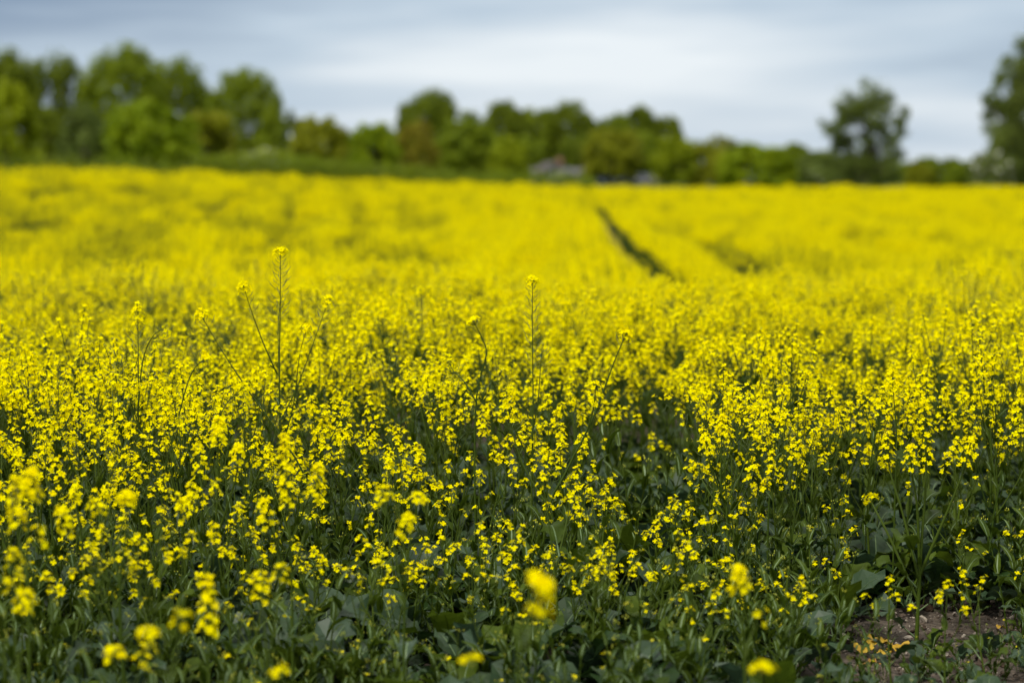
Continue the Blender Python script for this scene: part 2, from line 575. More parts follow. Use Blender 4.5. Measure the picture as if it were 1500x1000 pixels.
hero('many-branched rapeseed plant heading the right bank beside the dark hollow', 1075, 8.5,
     [([(1070, 820), (1064, 700), (1062, 650), (1060, 612)], 20, .11, 2, .02),
      ([(1066, 740), (1045, 690), (1036, 660), (1032, 640)], 10, .07, 2, .02, .0165, -.08),
      ([(1067, 735), (1090, 690), (1105, 640), (1112, 600)], 18, .10, 2, .02, .0165, .06),
      ([(1068, 760), (1040, 720), (1030, 700), (1028, 690)], 9, .05, 2, .02, .0165, .1),
      ([(1068, 760), (1092, 720), (1100, 700), (1104, 680)], 11, .07, 2, .02, .0165, -.1)], 9)
hero('stout rapeseed plant with broad leaves rising from the patch of bare brown soil', 1348, 8.45,
     [([(1350, 900), (1354, 800), (1360, 700), (1356, 590)], 24, .13, 2, .02),
      ([(1352, 850), (1330, 760), (1310, 690), (1308, 640)], 18, .11, 2, .02, .0165, .08),
      ([(1353, 840), (1385, 760), (1410, 690), (1420, 640)], 18, .11, 2, .02, .0165, -.08),
      ([(1352, 830), (1345, 740), (1335, 690), (1330, 650)], 16, .10, 2, .02, .0165, -.1),
      ([(1350, 880), (1310, 790), (1290, 750), (1284, 735)], 8, .06, 1, .01, .0165, .1)], 10, .009, (7, .19))
hero('rapeseed plant with a tight flower spike peaking above the right bank', 1312, 9.3,
     [([(1314, 760), (1316, 640), (1312, 590), (1308, 545)], 24, .12, 2, .02),
      ([(1316, 680), (1332, 630), (1340, 600)], 14, .08, 2, .02, .0165, .08)], 12)
# close to the lens, blurred
hero('big blurred rapeseed head close to the lens at the bottom middle', 785, 5.0,
     [([(760, 960), (768, 930), (780, 880), (790, 858)], 34, .06, 0, 0, .019), ([(764, 950), (785, 915), (798, 880)], 14, .04, 0, 0, .018, .05)], 20, .005, (0, .1))
hero('blurred rapeseed stem, a knot of flowers above three loose blooms near bottom right', 1100, 6.2,
     [([(1095, 980), (1092, 930), (1086, 835)], 20, .065, 0, 0, .0165),
      ([(1096, 960), (1106, 930), (1118, 905)], 3, .02, 0, 0, .016, .04)], 21, .005, (1, .1))
hero('dim blurred rapeseed flower cut by the bottom edge at the right', 1120, 5.1,
     [([(1120, 1040), (1121, 1010), (1120, 985)], 8, .04, 0, 0, .0165)], 22, .005, (0, .1))
hero('single small blurred bloom left of the big blurred head at the bottom edge', 690, 5.3,
     [([(692, 1060), (691, 1000), (690, 973)], 4, .022, 0, 0, .0165)], 23, .005, (0, .1))
hero('twin blurred rapeseed heads low at the left over the shadowed leaves', 240, 5.3,
     [([(240, 1040), (230, 980), (213, 930)], 9, .04, 0, 0, .0165),
      ([(240, 1020), (250, 960), (250, 915)], 5, .03, 0, 0, .0165, .1)], 24, .005, (0, .1))
hero('column of blurred blooms on one upright stem at the lower left', 300, 6.3,
     [([(300, 1000), (302, 930), (300, 850)], 26, .15, 0, 0, .0175)], 25, .005, (1, .12))
hero('blurred rapeseed plant beside the column of blooms at the lower left', 390, 6.5,
     [([(388, 1000), (384, 920), (376, 845)], 14, .08, 0, 0, .0165),
      ([(388, 980), (398, 900), (404, 840)], 7, .05, 0, 0, .0165, .1)], 26, .005, (2, .12))
hero('blurred rapeseed plant with heavy heads at the left edge', 35, 6.4,
     [([(35, 900), (34, 800), (42, 690)], 26, .10, 0, 0, .0175),
      ([(35, 860), (15, 780), (8, 710)], 24, .11, 0, 0, .0175, .1),
      ([(35, 880), (55, 830), (62, 770)], 5, .04, 0, 0, .0165, -.1)], 27, .006, (3, .14))
hero('blurred rapeseed plant with a dense rounded head second from the left edge', 180, 6.9,
     [([(170, 880), (178, 800), (184, 725)], 20, .06, 0, 0, .0175),
      ([(172, 860), (150, 790), (128, 745)], 10, .04, 0, 0, .0165, .1),
      ([(171, 870), (112, 800), (95, 740)], 18, .08, 0, 0, .0165, -.1)], 28, .006, (3, .14))
hero('blurred low rapeseed blooms in the bottom left corner', 20, 6.0,
     [([(20, 1000), (25, 930), (30, 870)], 14, .09, 0, 0, .0165),
      ([(20, 1010), (5, 900), (0, 820)], 14, .10, 0, 0, .0165, .12)], 29, .005, (2, .12))
hero('small blurred pair of blooms at the bottom edge under the column of blooms', 170, 5.8,
     [([(172, 1040), (168, 1000), (160, 955)], 12, .05, 0, 0, .0165),
      ([(172, 1030), (190, 1000), (200, 960)], 7, .04, 0, 0, .0165, .1)], 30, .005, (1, .12))
hero('soft blurred bloom on the bottom edge between the twin heads and the big head', 405, 5.6,
     [([(406, 1050), (406, 1020), (405, 988)], 6, .03, 0, 0, .0165)], 31, .005, (0, .1))
hero('tall full rapeseed spike of paired blooms in the lower left middle', 425, 7.3,
     [([(425, 900), (422, 780), (415, 640)], 36, .16, 0, 0, .0175),
      ([(424, 850), (448, 760), (462, 690)], 20, .10, 0, 0, .0175, .1),
      ([(424, 860), (400, 780), (385, 730)], 14, .10, 0, 0, .0165, -.1)], 32, .006, (4, .15))
hero('rapeseed plant with loose blooms fanned out at the lower middle left', 590, 7.0,
     [([(590, 930), (596, 820), (612, 728)], 9, .03, 0, 0, .018),
      ([(591, 890), (572, 790), (556, 725)], 12, .05, 0, 0, .0165, .1),
      ([(592, 870), (588, 800), (598, 750)], 14, .06, 0, 0, .0165, -.1)], 33, .005, (3, .14))
hero('tall flower-laden rapeseed plant in the left middle above the dark leaf', 312, 7.9,
     [([(312, 820), (316, 700), (318, 615)], 26, .12, 0, 0, .017),
      ([(313, 800), (290, 720), (282, 660)], 18, .10, 0, 0, .017, .1),
      ([(313, 790), (345, 700), (352, 650)], 14, .09, 0, 0, .017, -.1)], 34, .006, (4, .16))
hero('small rapeseed plant with a few bright blooms in front of the hollow', 820, 8.0,
     [([(815, 860), (806, 780), (795, 700)], 7, .07, 1, .01),
      ([(812, 840), (828, 780), (838, 735)], 7, .05, 1, .01, .0165, .08)], 35, .006, (5, .19))

# ------------------------------------------------------------------ instanced crop (stuff)
def make_field_strip(seed, W=.7, L=2.0, H=.95, dens=36, rich=1.0):
    """a short length of drilled row seen only from afar"""
    rng = random.Random(seed); m = MB()
    n = int(W * L * dens)
    for i in range(n):
        x = rng.uniform(-W / 2, W / 2) * .92; y = rng.uniform(-L / 2, L / 2)
        h = H * rng.gauss(1, .07) * (1 - .12 * (abs(x) / (W / 2)) ** 3)
        a = rng.random() * 3.14
        t = Vector((x + rng.gauss(0, .03), y + rng.gauss(0, .03), h))
        r = .006
        m.face([Vector((x - r, y, 0)), Vector((x + r, y, 0)), t + Vector((r * .4, 0, 0)), t - Vector((r * .4, 0, 0))], STEM, rng.random())
        for k in range(3):
            an = rng.random() * 6.28; z = h * rng.uniform(.15, .62); l = rng.uniform(.08, .16)
            c, s = math.cos(an), math.sin(an)
            p = Vector((x, y, z)); q = p + Vector((c * l, s * l, l * rng.uniform(-.2, .5)))
            w = Vector((-s, c, 0)) * l * .3
            mid = (p + q) / 2 + Vector((0, 0, l * .15))
            m.face([p, mid + w, q, mid - w], rng.choice((LEAF, FRESH)), rng.random())
        for k in range(6):
            if rng.random() > rich: continue
            an = rng.random() * 6.28; rr = rng.uniform(.02, .13)
            hx, hy = x + math.cos(an) * rr, y + math.sin(an) * rr
            ht = h * rng.uniform(.85, 1.0)
            for q in range(rng.randint(6, 9)):
                p = Vector((hx + rng.gauss(0, .013), hy + rng.gauss(0, .013), ht - rng.uniform(0, .10)))
                nrm = Vector((rng.gauss(0, 1), rng.gauss(0, 1), rng.gauss(.5, .7)))
                if nrm.length < .1: nrm = Vector((0, 0, 1))
                u, v, _ = basis(nrm)
                sz = rng.uniform(.010, .0145)
                m.face([p - u * sz, p + v * sz, p + u * sz, p - v * sz], PETAL, rng.random())
    return m

def instancer(name, protos, points, mats, label, cat):
    """one object: prototype meshes and scatter points in one mesh, spread by geometry nodes.
    points: (x, y, z, variant, rx, ry, rz, sx, sy, sz)"""
    big = MB(); pid = []
    for i, p in enumerate(protos):
        big.add(p); pid += [i] * len(p.f)
    nv = len(big.v)
    big.v.extend([Vector(p[:3]) for p in points])
    me = big.mesh(name, mats, False)
    a = me.attributes.new('pid', 'INT', 'FACE'); a.data.foreach_set('value', pid)
    a = me.attributes.new('pv', 'INT', 'POINT'); a.data.foreach_set('value', [-1] * nv + [p[3] for p in points])
    rot = [0.0] * (3 * nv); scl = [1.0] * (3 * nv)
    for p in points: rot.extend(p[4:7]); scl.extend(p[7:10])
    a = me.attributes.new('prot', 'FLOAT_VECTOR', 'POINT'); a.data.foreach_set('vector', rot)
    a = me.attributes.new('pscl', 'FLOAT_VECTOR', 'POINT'); a.data.foreach_set('vector', scl)
    o = bpy.data.objects.new(name, me); COL.objects.link(o)
    ng = bpy.data.node_groups.new(name + '_nodes', 'GeometryNodeTree')
    ng.interface.new_socket('Geometry', in_out='INPUT', socket_type='NodeSocketGeometry')
    ng.interface.new_socket('Geometry', in_out='OUTPUT', socket_type='NodeSocketGeometry')
    N, L = ng.nodes, ng.links
    gi = N.new('NodeGroupInput'); go = N.new('NodeGroupOutput')
    join = N.new('GeometryNodeJoinGeometry')
    def named(nm, ty):
        n = N.new('GeometryNodeInputNamedAttribute'); n.data_type = ty; n.inputs['Name'].default_value = nm
        return n
    apid, apv, arot, ascl = named('pid', 'INT'), named('pv', 'INT'), named('prot', 'FLOAT_VECTOR'), named('pscl', 'FLOAT_VECTOR')
    for i in range(len(protos)):
        def sel(attr, dom):
            c = N.new('FunctionNodeCompare'); c.data_type = 'INT'; c.operation = 'EQUAL'
            L.new(attr.outputs[0], c.inputs[2]); c.inputs[3].default_value = i
            s = N.new('GeometryNodeSeparateGeometry'); s.domain = dom
            L.new(gi.outputs[0], s.inputs[0]); L.new(c.outputs[0], s.inputs[1])
            return s
        sp, sq = sel(apid, 'FACE'), sel(apv, 'POINT')
        ip = N.new('GeometryNodeInstanceOnPoints')
        L.new(sq.outputs[0], ip.inputs['Points']); L.new(sp.outputs[0], ip.inputs['Instance'])
        L.new(arot.outputs[0], ip.inputs['Rotation']); L.new(ascl.outputs[0], ip.inputs['Scale'])
        L.new(ip.outputs[0], join.inputs[0])
    L.new(join.outputs[0], go.inputs[0])
    md = o.modifiers.new('scatter', 'NODES'); md.node_group = ng
    return tag(o, label, cat, None, 'stuff')

protos = [p.joined() for p in TALL + MID[:3] + PODDED + LOW[:4] + GREENP]
nT, nM, nP, nL = 7, 3, 2, 4
NPL = len(protos)
strips = [make_field_strip(500 + i) for i in range(4)] + [make_field_strip(510, H=.96, rich=.34), make_field_strip(511, H=.93, rich=.16)]
pts = []
rng = random.Random(77)
VPX = .0226     # the drill rows run slightly right of straight ahead
def track_gap(x, y):
    """inside one of the two wheel tracks"""
    for off, half in ((1.28, .26), (3.15, .26 + .3 * math.exp(-((y - 44) / 16) ** 2))):
        if abs(x - VPX * y - off - .25 * math.sin(y * .03)) < half * (1 if y > 16 else .5) and y > 19: return True
    return False

NEAR_END = 23.0
yy = 6.9
while yy < NEAR_END:
    half = .2135 * yy + 3.5
    xx = -half
    while xx < half:
        x = xx + rng.uniform(-.09, .09); y = yy + rng.uniform(-.09, .09)
        px = 750 + x / y * FPX
        xx += .212
        if y < FRONT_END and -25 < px < 1525: continue
        if y < 7.4 + .5 * noise.noise(Vector((x, 0, 4))): continue
        if track_gap(x, y): continue
        ho = hollow(px, y)
        if rng.random() < .85 * ho: continue
        if y < 10.6:
            h = front_height(max(0, min(1500, px)), y) * rng.uniform(.9, 1.1)
        else:
            h = .92 * rng.uniform(.78, 1.1) + .16 * noise.noise(Vector((x * .7, y * .5, 1))) - .45 * ho
        q = rng.random()
        if q < .012 and y > 9: v = nT + nM + rng.randrange(nP); s = rng.uniform(.95, 1.08)
        elif h > .6 and rng.random() < .10 + .5 * max(0, noise.noise(Vector((x * 1.1, y * .8, 21))) ) + (.25 if px < 330 and y > 11 else 0):
            v = nT + nM + nP + nL + rng.randrange(3); s = h / .93
        elif h > .80: v = rng.randrange(nT); s = h / .95
        elif h > .62: v = nT + rng.randrange(nM); s = h / .74
        else: v = nT + nM + nP + rng.randrange(nL); s = h / .52
        pts.append((x, y, gz(x, y), v, rng.gauss(0, .07), rng.gauss(0, .07), rng.random() * 6.28, s, s, s))
    yy += .212
print('near crop', len(pts))
# far strips in rows
y = NEAR_END + .8
while y < 194:
    half = .2135 * y + 4 + .02 * y
    SL = 1.3 if y < 80 else 2.0
    k0 = int(-half / .72) - 2
    for k in range(k0, -k0):
        for (dy) in ((0,)):
            x = k * .72 + VPX * y + rng.gauss(0, .03)
            yj = y + rng.uniform(-.3, .3)
            if abs(x) > half or yj > y_end(x, yj) + rng.uniform(-.5, .5): continue
            # two wheel tracks keep to drill rows 2 and 4, their neighbours leaning in
            if k == 2 and y < 118: continue
            if k == 4 and 28 < y < 95: continue
            if k == 5 and 36 < y < 62 and rng.random() < .75: continue
            # on the left slope the drilling ran a little left of straight ahead
            drill = math.sin(2 * PI * (x + .072 * yj + .25 * noise.noise(Vector((x * .2, yj * .04, 8)))) / 1.75)
            onleft = sstep((-x / yj - .005) / .04) * sstep((yj - 34) / 14)
            if drill > .35 and rng.random() < .50 * onleft: continue
            if k == 3 and y < 70: x += .09
            # growth varies in patches and by drill row
            g = noise.noise(Vector((x * .22, y * .05, 5))) * .14 + noise.noise(Vector((x * .8, y * .13, 9))) * .22
            rowv = .08 * math.sin(k * 2.4) + .07 * math.sin(k * 1.1)
            s = 1 + (g + rowv) * .9 + rng.gauss(0, .09)
            leftw = sstep((-x / y - .06) / .12)
            if rng.random() < .02 + .10 * max(0, -g * 4): continue
            row_thin = noise.noise(Vector((k * 1.7, y * .03, 2))) > .12
            sparse = rng.random() < .04 + 2.2 * max(0, -g) + .34 * leftw + .42 * row_thin + (.6 if (k == 2) or (k == 5 and 30 < y < 90) or (k in (6, 7) and 34 < y < 50) or (8 <= k <= 12 and 33 < y < 42) else 0)
            if drill > .1 and rng.random() < .8 * onleft: sparse = True
            patch = noise.noise(Vector((x * .5, y * .085, 40))) + .5 * noise.noise(Vector((x * 1.1, y * .2, 50)))
            if patch < -.22 and rng.random() < .35 + .5 * sstep((-x / y + .02) / .12): sparse = True; s = max(.95, s)
            pts.append((x, yj, gz(x, yj), NPL + (rng.choice((4, 5)) if sparse else rng.randrange(4)), 0, 0, rng.gauss(0, .04) + rng.choice((0, PI)), 1.0, SL * .52, s))
    y += SL
print('all crop', len(pts))
instancer('rapeseed_crop', protos + strips, pts, PMATS, 'dense yellow flowering rapeseed crop stretching to the trees', 'crop')

# ------------------------------------------------------------------ undergrowth (stuff)
def rosette(seed, n, L, mats=(LEAF, LEAF, FRESH)):
    rng = random.Random(seed); m = MB()
    for k in range(n):
        l = L * rng.uniform(.6, 1.2)
        leaf(m, rng, Vector((rng.gauss(0, .01), rng.gauss(0, .01), 0)), k * 2.4 + rng.uniform(-.4, .4), l, l * rng.uniform(.22, .34),
             rng.uniform(.4, 1.5), rng.uniform(.4, 1.25), rng.random() < .7, rng.choice(mats), None, False, 7)
    return m
def shoots(seed, n, H):
    rng = random.Random(seed); m = MB()
    for k in range(n):
        b = Vector((rng.gauss(0, .03), rng.gauss(0, .03), 0))
        p = curve(b, Vector((rng.gauss(0, .2), rng.gauss(0, .2), 1)), H * rng.uniform(.6, 1.1), 4, rng, .06)
        m.tube(p, [.003, .0026, .002, .0015, .001], 3, STEM, rng.random())
        for q in range(7):
            pp, d = along(p, .2 + .75 * q / 7)
            l = .05 * rng.uniform(.6, 1.5)
            leaf(m, rng, pp, q * 2.4 + rng.random(), l, l * .17, .7, 1.05, False, FRESH, None, True, 4)
        for q in range(5):
            bud(m, rng, p[-1] + Vector((rng.gauss(0, .006), rng.gauss(0, .006), rng.uniform(-.01, .004))), Vector((rng.gauss(0, .4), rng.gauss(0, .4), 1)), .007)
        if rng.random() < .4:
            flower(m, rng, p[-1] + Vector((.008, 0, 0)), Vector((rng.gauss(0, .5), rng.gauss(0, .5), 1)), .013)
    return m
UP = [rosette(700 + i, 6, .21) for i in range(4)] + [rosette(710 + i, 8, .10) for i in range(3)] + [shoots(720 + i, 4, .34) for i in range(4)]
up = []
rng = random.Random(31)
yy = 6.2
while yy < 13.6:
    half = .2135 * yy + 1.2
    xx = -half
    while xx < half:
        x = xx + rng.uniform(-.06, .06); y = yy + rng.uniform(-.06, .06)
        xx += .105
        px = 750 + x / y * FPX
        if y < edge(px) - .6 + rng.uniform(-.4, .2): continue
        if bare(px, y) and rng.random() < .93: continue
        if 1260 < px < 1510 and 8.0 < y < 9.2 and rng.random() < .6: continue
        if rng.random() < .30: continue
        v = rng.choice((0, 1, 2, 3, 0, 1, 2, 3, 4, 5, 6, 7, 8, 9, 10, 7))
        if y > 10.3:
            if hollow(px, y) < .1 and rng.random() < .5: continue
            v = rng.choice((0, 1, 2, 3))
        s = rng.uniform(.55, 1.45) * (1 + .6 * hollow(px, y))
        if px > 1230 and y < 8.6: s *= .45
        up.append((x, y, gz(x, y), v, rng.gauss(0, .1), rng.gauss(0, .1), rng.random() * 6.28, s, s, s))
    yy += .105
print('undergrowth', len(up))
instancer('undergrowth', UP, up, PMATS, 'low blue-green leaves and budding shoots between the front stems', 'undergrowth')

# ------------------------------------------------------------------ ground
def soil_material():
    m, nt = new_mat('soil_and_grass'); N, L = nt.nodes, nt.links
    geo = N.new('ShaderNodeNewGeometry')
    def nz(scale, detail=8, rough=.6):
        n = N.new('ShaderNodeTexNoise'); n.inputs['Scale'].default_value = scale; n.inputs['Detail'].default_value = detail
        n.inputs['Roughness'].default_value = rough
        L.new(geo.outputs['Position'], n.inputs['Vector']); return n
    n1, n2, n3 = nz(2.5), nz(28), nz(140, 3)
    r = N.new('ShaderNodeValToRGB'); e = r.color_ramp.elements
    e[0].position = .33; e[0].color = (.026, .019, .014, 1)
    e[1].position = .72; e[1].color = (.20, .155, .115, 1)
    c = e.new(.5); c.color = (.072, .058, .046, 1)
    mixn = N.new('ShaderNodeMix'); mixn.data_type = 'FLOAT'; mixn.inputs[0].default_value = .6
    L.new(n1.outputs['Fac'], mixn.inputs[2]); L.new(n2.outputs['Fac'], mixn.inputs[3]); L.new(mixn.outputs[0], r.inputs[0])
    g = N.new('ShaderNodeValToRGB'); g.color_ramp.elements[0].color = (.03, .055, .012, 1); g.color_ramp.elements[1].color = (.075, .12, .025, 1)
    L.new(n1.outputs['Fac'], g.inputs[0])
    at_ = N.new('ShaderNodeAttribute'); at_.attribute_name = 'grassy'
    mx = N.new('ShaderNodeMix'); mx.data_type = 'RGBA'
    L.new(at_.outputs['Fac'], mx.inputs[0]); L.new(r.outputs[0], mx.inputs[6]); L.new(g.outputs[0], mx.inputs[7])
    b1 = N.new('ShaderNodeBump'); b1.inputs['Strength'].default_value = .9; b1.inputs['Distance'].default_value = .03
    L.new(n2.outputs['Fac'], b1.inputs['Height'])
    b2 = N.new('ShaderNodeBump'); b2.inputs['Strength'].default_value = .5; b2.inputs['Distance'].default_value = .006
    L.new(n3.outputs['Fac'], b2.inputs['Height']); L.new(b1.outputs[0], b2.inputs['Normal'])
    pr = N.new('ShaderNodeBsdfPrincipled'); pr.inputs['Roughness'].default_value = .9
    pr.inputs['Specular IOR Level'].default_value = .15
    L.new(mx.outputs[2], pr.inputs['Base Color']); L.new(b2.outputs[0], pr.inputs['Normal'])
    out = N.new('ShaderNodeOutputMaterial'); L.new(pr.outputs[0], out.inputs[0])
    return m
def lines(spec):
    out = []
    for a, b, s in spec:
        v = a
        while v < b - 1e-6: out.append(v); v += s
    out.append(spec[-1][1]); return out
xs = lines([(-1500, -300, 300), (-300, -60, 20), (-60, -6, 3), (-6, -2.4, .4), (-2.4, 2.4, .06), (2.4, 6, .4), (6, 60, 3), (60, 300, 20), (300, 1500, 300)])
ys = lines([(-60, -10, 10), (-10, 6, 1), (6, 10, .05), (10, 14, .4), (14, 40, 1), (40, 240, 4), (240, 600, 30), (600, 3000, 300)])
gv, gf, gr = [], [], []
for y in ys:
    for x in xs:
        z = gz(x, y)
        if 6 < y < 10 and abs(x) < 2.4:
            z += .035 * noise.fractal(Vector((x * 5, y * 5, 0)), 1.0, 2.0, 4) - .01
        gv.append((x, y, z))
        gr.append(1.0 if (y > y_end(x, y) + 1.5 or y < 3.0) else 0.0)
nx = len(xs)
for j in range(len(ys) - 1):
    for i in range(nx - 1):
        gf.append((j * nx + i, j * nx + i + 1, (j + 1) * nx + i + 1, (j + 1) * nx + i))
me = bpy.data.meshes.new('ground'); me.from_pydata(gv, [], gf)
a = me.attributes.new('grassy', 'FLOAT', 'POINT'); a.data.foreach_set('value', gr)
me.materials.append(soil_material())
me.polygons.foreach_set('use_smooth', [True] * len(gf))
g = bpy.data.objects.new('ground', me); COL.objects.link(g); tag(g, kind='structure')

# soil clods and stones
M_CLOD = leafy('clod', (.030, .018, .011), (.36, .31, .25), 0, .95, .05, (.10, .076, .058))
def clod(seed):
    rng = random.Random(seed); m = MB()
    import bmesh
    bm = bmesh.new(); bmesh.ops.create_icosphere(bm, subdivisions=2, radius=1)
    off = Vector((seed * 3.1, 0, 0))
    for v in bm.verts:
        v.co *= .7 + .6 * noise.noise(v.co * 1.6 + off)
        v.co.z *= .55
    bm.verts.ensure_lookup_table()
    m.v = [v.co.copy() for v in bm.verts]; m.f = [tuple(x.index for x in f.verts) for f in bm.faces]
    m.m = [0] * len(m.f); m.t = [(0, .3, .55, .95)[seed % 4]] * len(m.f); bm.free(); return m
cp = []
rng = random.Random(8)
for i in range(14000):
    y = rng.uniform(6.8, 10.0); x = rng.uniform(-.24, .24) * y
    s = .0048 * math.exp(rng.gauss(0, .7)); s = min(s, .032)
    cp.append((x, y, gz(x, y) - .002 + s * .2, rng.randrange(4), rng.gauss(0, .4), rng.gauss(0, .4), rng.random() * 6.28, s, s, s))
instancer('soil_clods', [clod(i) for i in range(4)], cp, [M_CLOD], 'brown crumbs of dry soil between the front plants', 'soil')

# withered leaves on the soil
M_WITHER = simple('withered_leaf', (.30, .17, .004), .6, 0, 40, (.42, .27, .008))
M_WITHER2 = simple('withered_leaf_brown', (.20, .08, .01), .6, 0, 40, (.30, .15, .012))
spots = [(1290, 962, 8.32, .13, 0, 'yellow withered leaf on bare soil left of the stout stem'),
         (1325, 955, 8.4, .11, 0, 'yellow withered leaf touching the stout stem on bare soil'),
         (1262, 985, 8.1, .08, 1, 'small orange withered leaf at the edge of the bare soil'),
         (1290, 885, 9.3, .07, 1, 'orange withered leaf tucked under the dense right bank'),
         (872, 915, 8.9, .13, 0, 'long orange-yellow withered leaf in the small soil gap in the middle'),
         (900, 935, 8.65, .10, 1, 'curled orange withered leaf in front of the small soil gap'),
         (845, 885, 8.8, .09, 1, 'rusty withered leaf standing behind the big blurred head'),
         (1275, 955, 8.38, .12, 0, 'golden withered leaf leftmost of the yellow pile on bare soil'),
         (1305, 945, 8.5, .12, 0, 'golden withered leaf at the back of the yellow pile on bare soil'),
         (1300, 972, 8.2, .09, 0, 'golden withered leaf at the front of the yellow pile on bare soil'),
         (1480, 925, 8.8, .05, 0, 'tiny yellow withered leaf on the soil at the right edge')]
for k, (px, py, d, L, mi, lab) in enumerate(spots):
    rng = random.Random(900 + k)
    m = MB(); x = (px - 750) / FPX * d
    for q in range(1):
        leaf(m, rng, Vector((0, 0, 0)), rng.random() * 6.28, L, L * .36, .9, .35, True, 0, .5, False, 9)
    m.m = [0] * len(m.m)
    o = m.obj('withered_leaf', [(M_WITHER, M_WITHER2)[mi]], None, True)
    o.location = (x, d, gz(x, d) + .012 + (.12 if k == 6 else 0))
    tag(o, lab, 'leaf', 'withered leaves on the soil')

# ------------------------------------------------------------------ trees
GREENS = {
    'deep': ((.031, .049, .003), (.074, .098, .006)),
    'mid': ((.040, .063, .003), (.090, .120, .006)),
    'bright': ((.044, .074, .001), (.106, .142, .002)),
    'lime': ((.060, .085, .002), (.125, .155, .004)),
    'olive': ((.050, .062, .003), (.105, .118, .005)),
    'bronze': ((.054, .054, .006), (.105, .100, .010)),
    'grey': ((.032, .050, .012), (.076, .102, .028)),
    'pale': ((.065, .080, .028), (.130, .145, .055)),
}
TM = {k: leafy('foliage_' + k, (a[0] * 2.6, a[1] * 2.45, a[2] * 1.6), (b[0] * 2.6, b[1] * 2.4, b[2] * 1.6), .35, .6, .15) for k, (a, b) in GREENS.items()}
M_BARK = simple('bark', (.05, .038, .026), .9, 0, 6, (.12, .095, .07), .5)
M_BLOSSOM = simple('white_blossom', (.5, .5, .42), .7)

def crown_mesh(rng, cx, cz, rx, ry, rz, n_clump, n_leaf, lsz, gap=.0, shape='dome', blossom=0):
    """many small leaf faces gathered in clumps through an uneven volume"""
    m = MB()
    clumps = []
    for i in range(n_clump):
        while True:
            u = Vector((rng.uniform(-1, 1), rng.uniform(-1, 1), rng.uniform(-1, 1)))
            if .25 < u.length < 1: break
        u = u.normalized() * (u.length ** .45) * .86
        r = rng.uniform(.12, .23) * (1 if shape != 'open' else .8)
        clumps.append((u, r, rng.random()))
    for i in range(n_leaf):
        u, r, tt = clumps[rng.randrange(n_clump)]
        d = Vector((rng.gauss(0, 1), rng.gauss(0, 1), rng.gauss(0, 1))).normalized() * (r * rng.random() ** .35)
        p = u + d
        if p.length > .99: p = p.normalized() * rng.uniform(.93, 1.0)
        nrm0 = d.normalized()
        if shape in ('dome', 'tall'):
            z2 = min(.96, p.z ** 2)
            k = min(1.6, (1 - z2) ** -.5) if p.z < 0 else (1 - z2) ** (-.12 if shape == 'dome' else 0)
            p.x *= k; p.y *= k
        if shape == 'tall': p.x *= 1 - .2 * abs(p.z); p.y *= 1 - .2 * abs(p.z)
        if shape == 'cone':
            k = (1 - .5 * (p.z + 1) / 2) * min(1.7, (1 - min(.96, p.z ** 2)) ** (-.5 if p.z < 0 else 0)); p.x *= k; p.y *= k
        P = Vector((cx + p.x * rx, p.y * ry, cz + p.z * rz))
        nrm = (d.normalized() + Vector((rng.gauss(0, .6), rng.gauss(0, .6), rng.gauss(.3, .6)))).normalized()
        a, b, _ = basis(nrm)
        an = rng.random() * 3.14
        a, b = a * math.cos(an) + b * math.sin(an), b * math.cos(an) - a * math.sin(an)
        s = lsz * rng.uniform(.6, 1.3)
        mat = 1 if blossom and rng.random() < blossom else 0
        m.face([P - a * s, P + b * s * .6, P + a * s, P - b * s * .6], mat, min(1, max(0, tt * .6 + rng.random() * .4)))
    return m, clumps

def tree(px, ytop, wpx, D, kind, shape, label, name='broadleaf_tree', group=None, dens=1.0, trunk=.22, low=None, blossom=0, seed=None, cat='tree', hpx=None):
    rng = random.Random(seed if seed is not None else int(px * 7 + ytop))
    x = (px - 750) / FPX * D
    zt = at(px, ytop, D).z
    g0 = gz(x, D)
    H = zt - g0
    rx = wpx / FPX * D / 2
    root = empty(name, (x, D, g0), label, cat, group)
    root.rotation_euler.z = 0
    lowz = (low if low is not None else trunk) * H * .5 - (.3 if low == 0 else 0)
    cz = (H + lowz) / 2; rz = (H - lowz) / 2
    # rx and rz shrunk a little: clumps bulge past the envelope
    nleaf = int(11000 * dens * max(.5, min(2.2, (rx * rz) / 20)))
    ncl = int(190 * (1 if shape != 'open' else .9) * max(.6, min(1.8, rx * rz / 20)))
    m, cl = crown_mesh(rng, 0, cz, rx * 1.1, rx * 1.1, rz * .98, ncl, nleaf, .22 * (D / 250) ** .5, 0, shape, blossom)
    m.obj('crown', [TM[kind], M_BLOSSOM], root)
    t = MB()
    r0 = max(.10, H * .022)
    main = curve(Vector((0, 0, -.2)), Vector((rng.gauss(0, .03), 0, 1)), cz + rz * .35 + .2, 6, rng, .04)
    t.tube(main, [r0 * (1.15 - .85 * i / 6) for i in range(7)], 8, 0, .5)
    for k in range(9):
        u, r, _ = cl[rng.randrange(len(cl))]
        q = Vector((u.x * rx * .85, u.y * rx * .85, cz + u.z * rz * .9))
        tt = max(.15, min(.9, (q.z / (cz + rz)) * .6))
        p, _d = along(main, tt)
        mid = p.lerp(q, .5) + Vector((0, 0, .06 * H))
        t.tube([p, mid, q], [r0 * .42, r0 * .25, r0 * .08], 5, 0, .5)
    t.obj('trunk', [M_BARK], root, True)
    return root

lime_g = 'tall round trees in the back row'
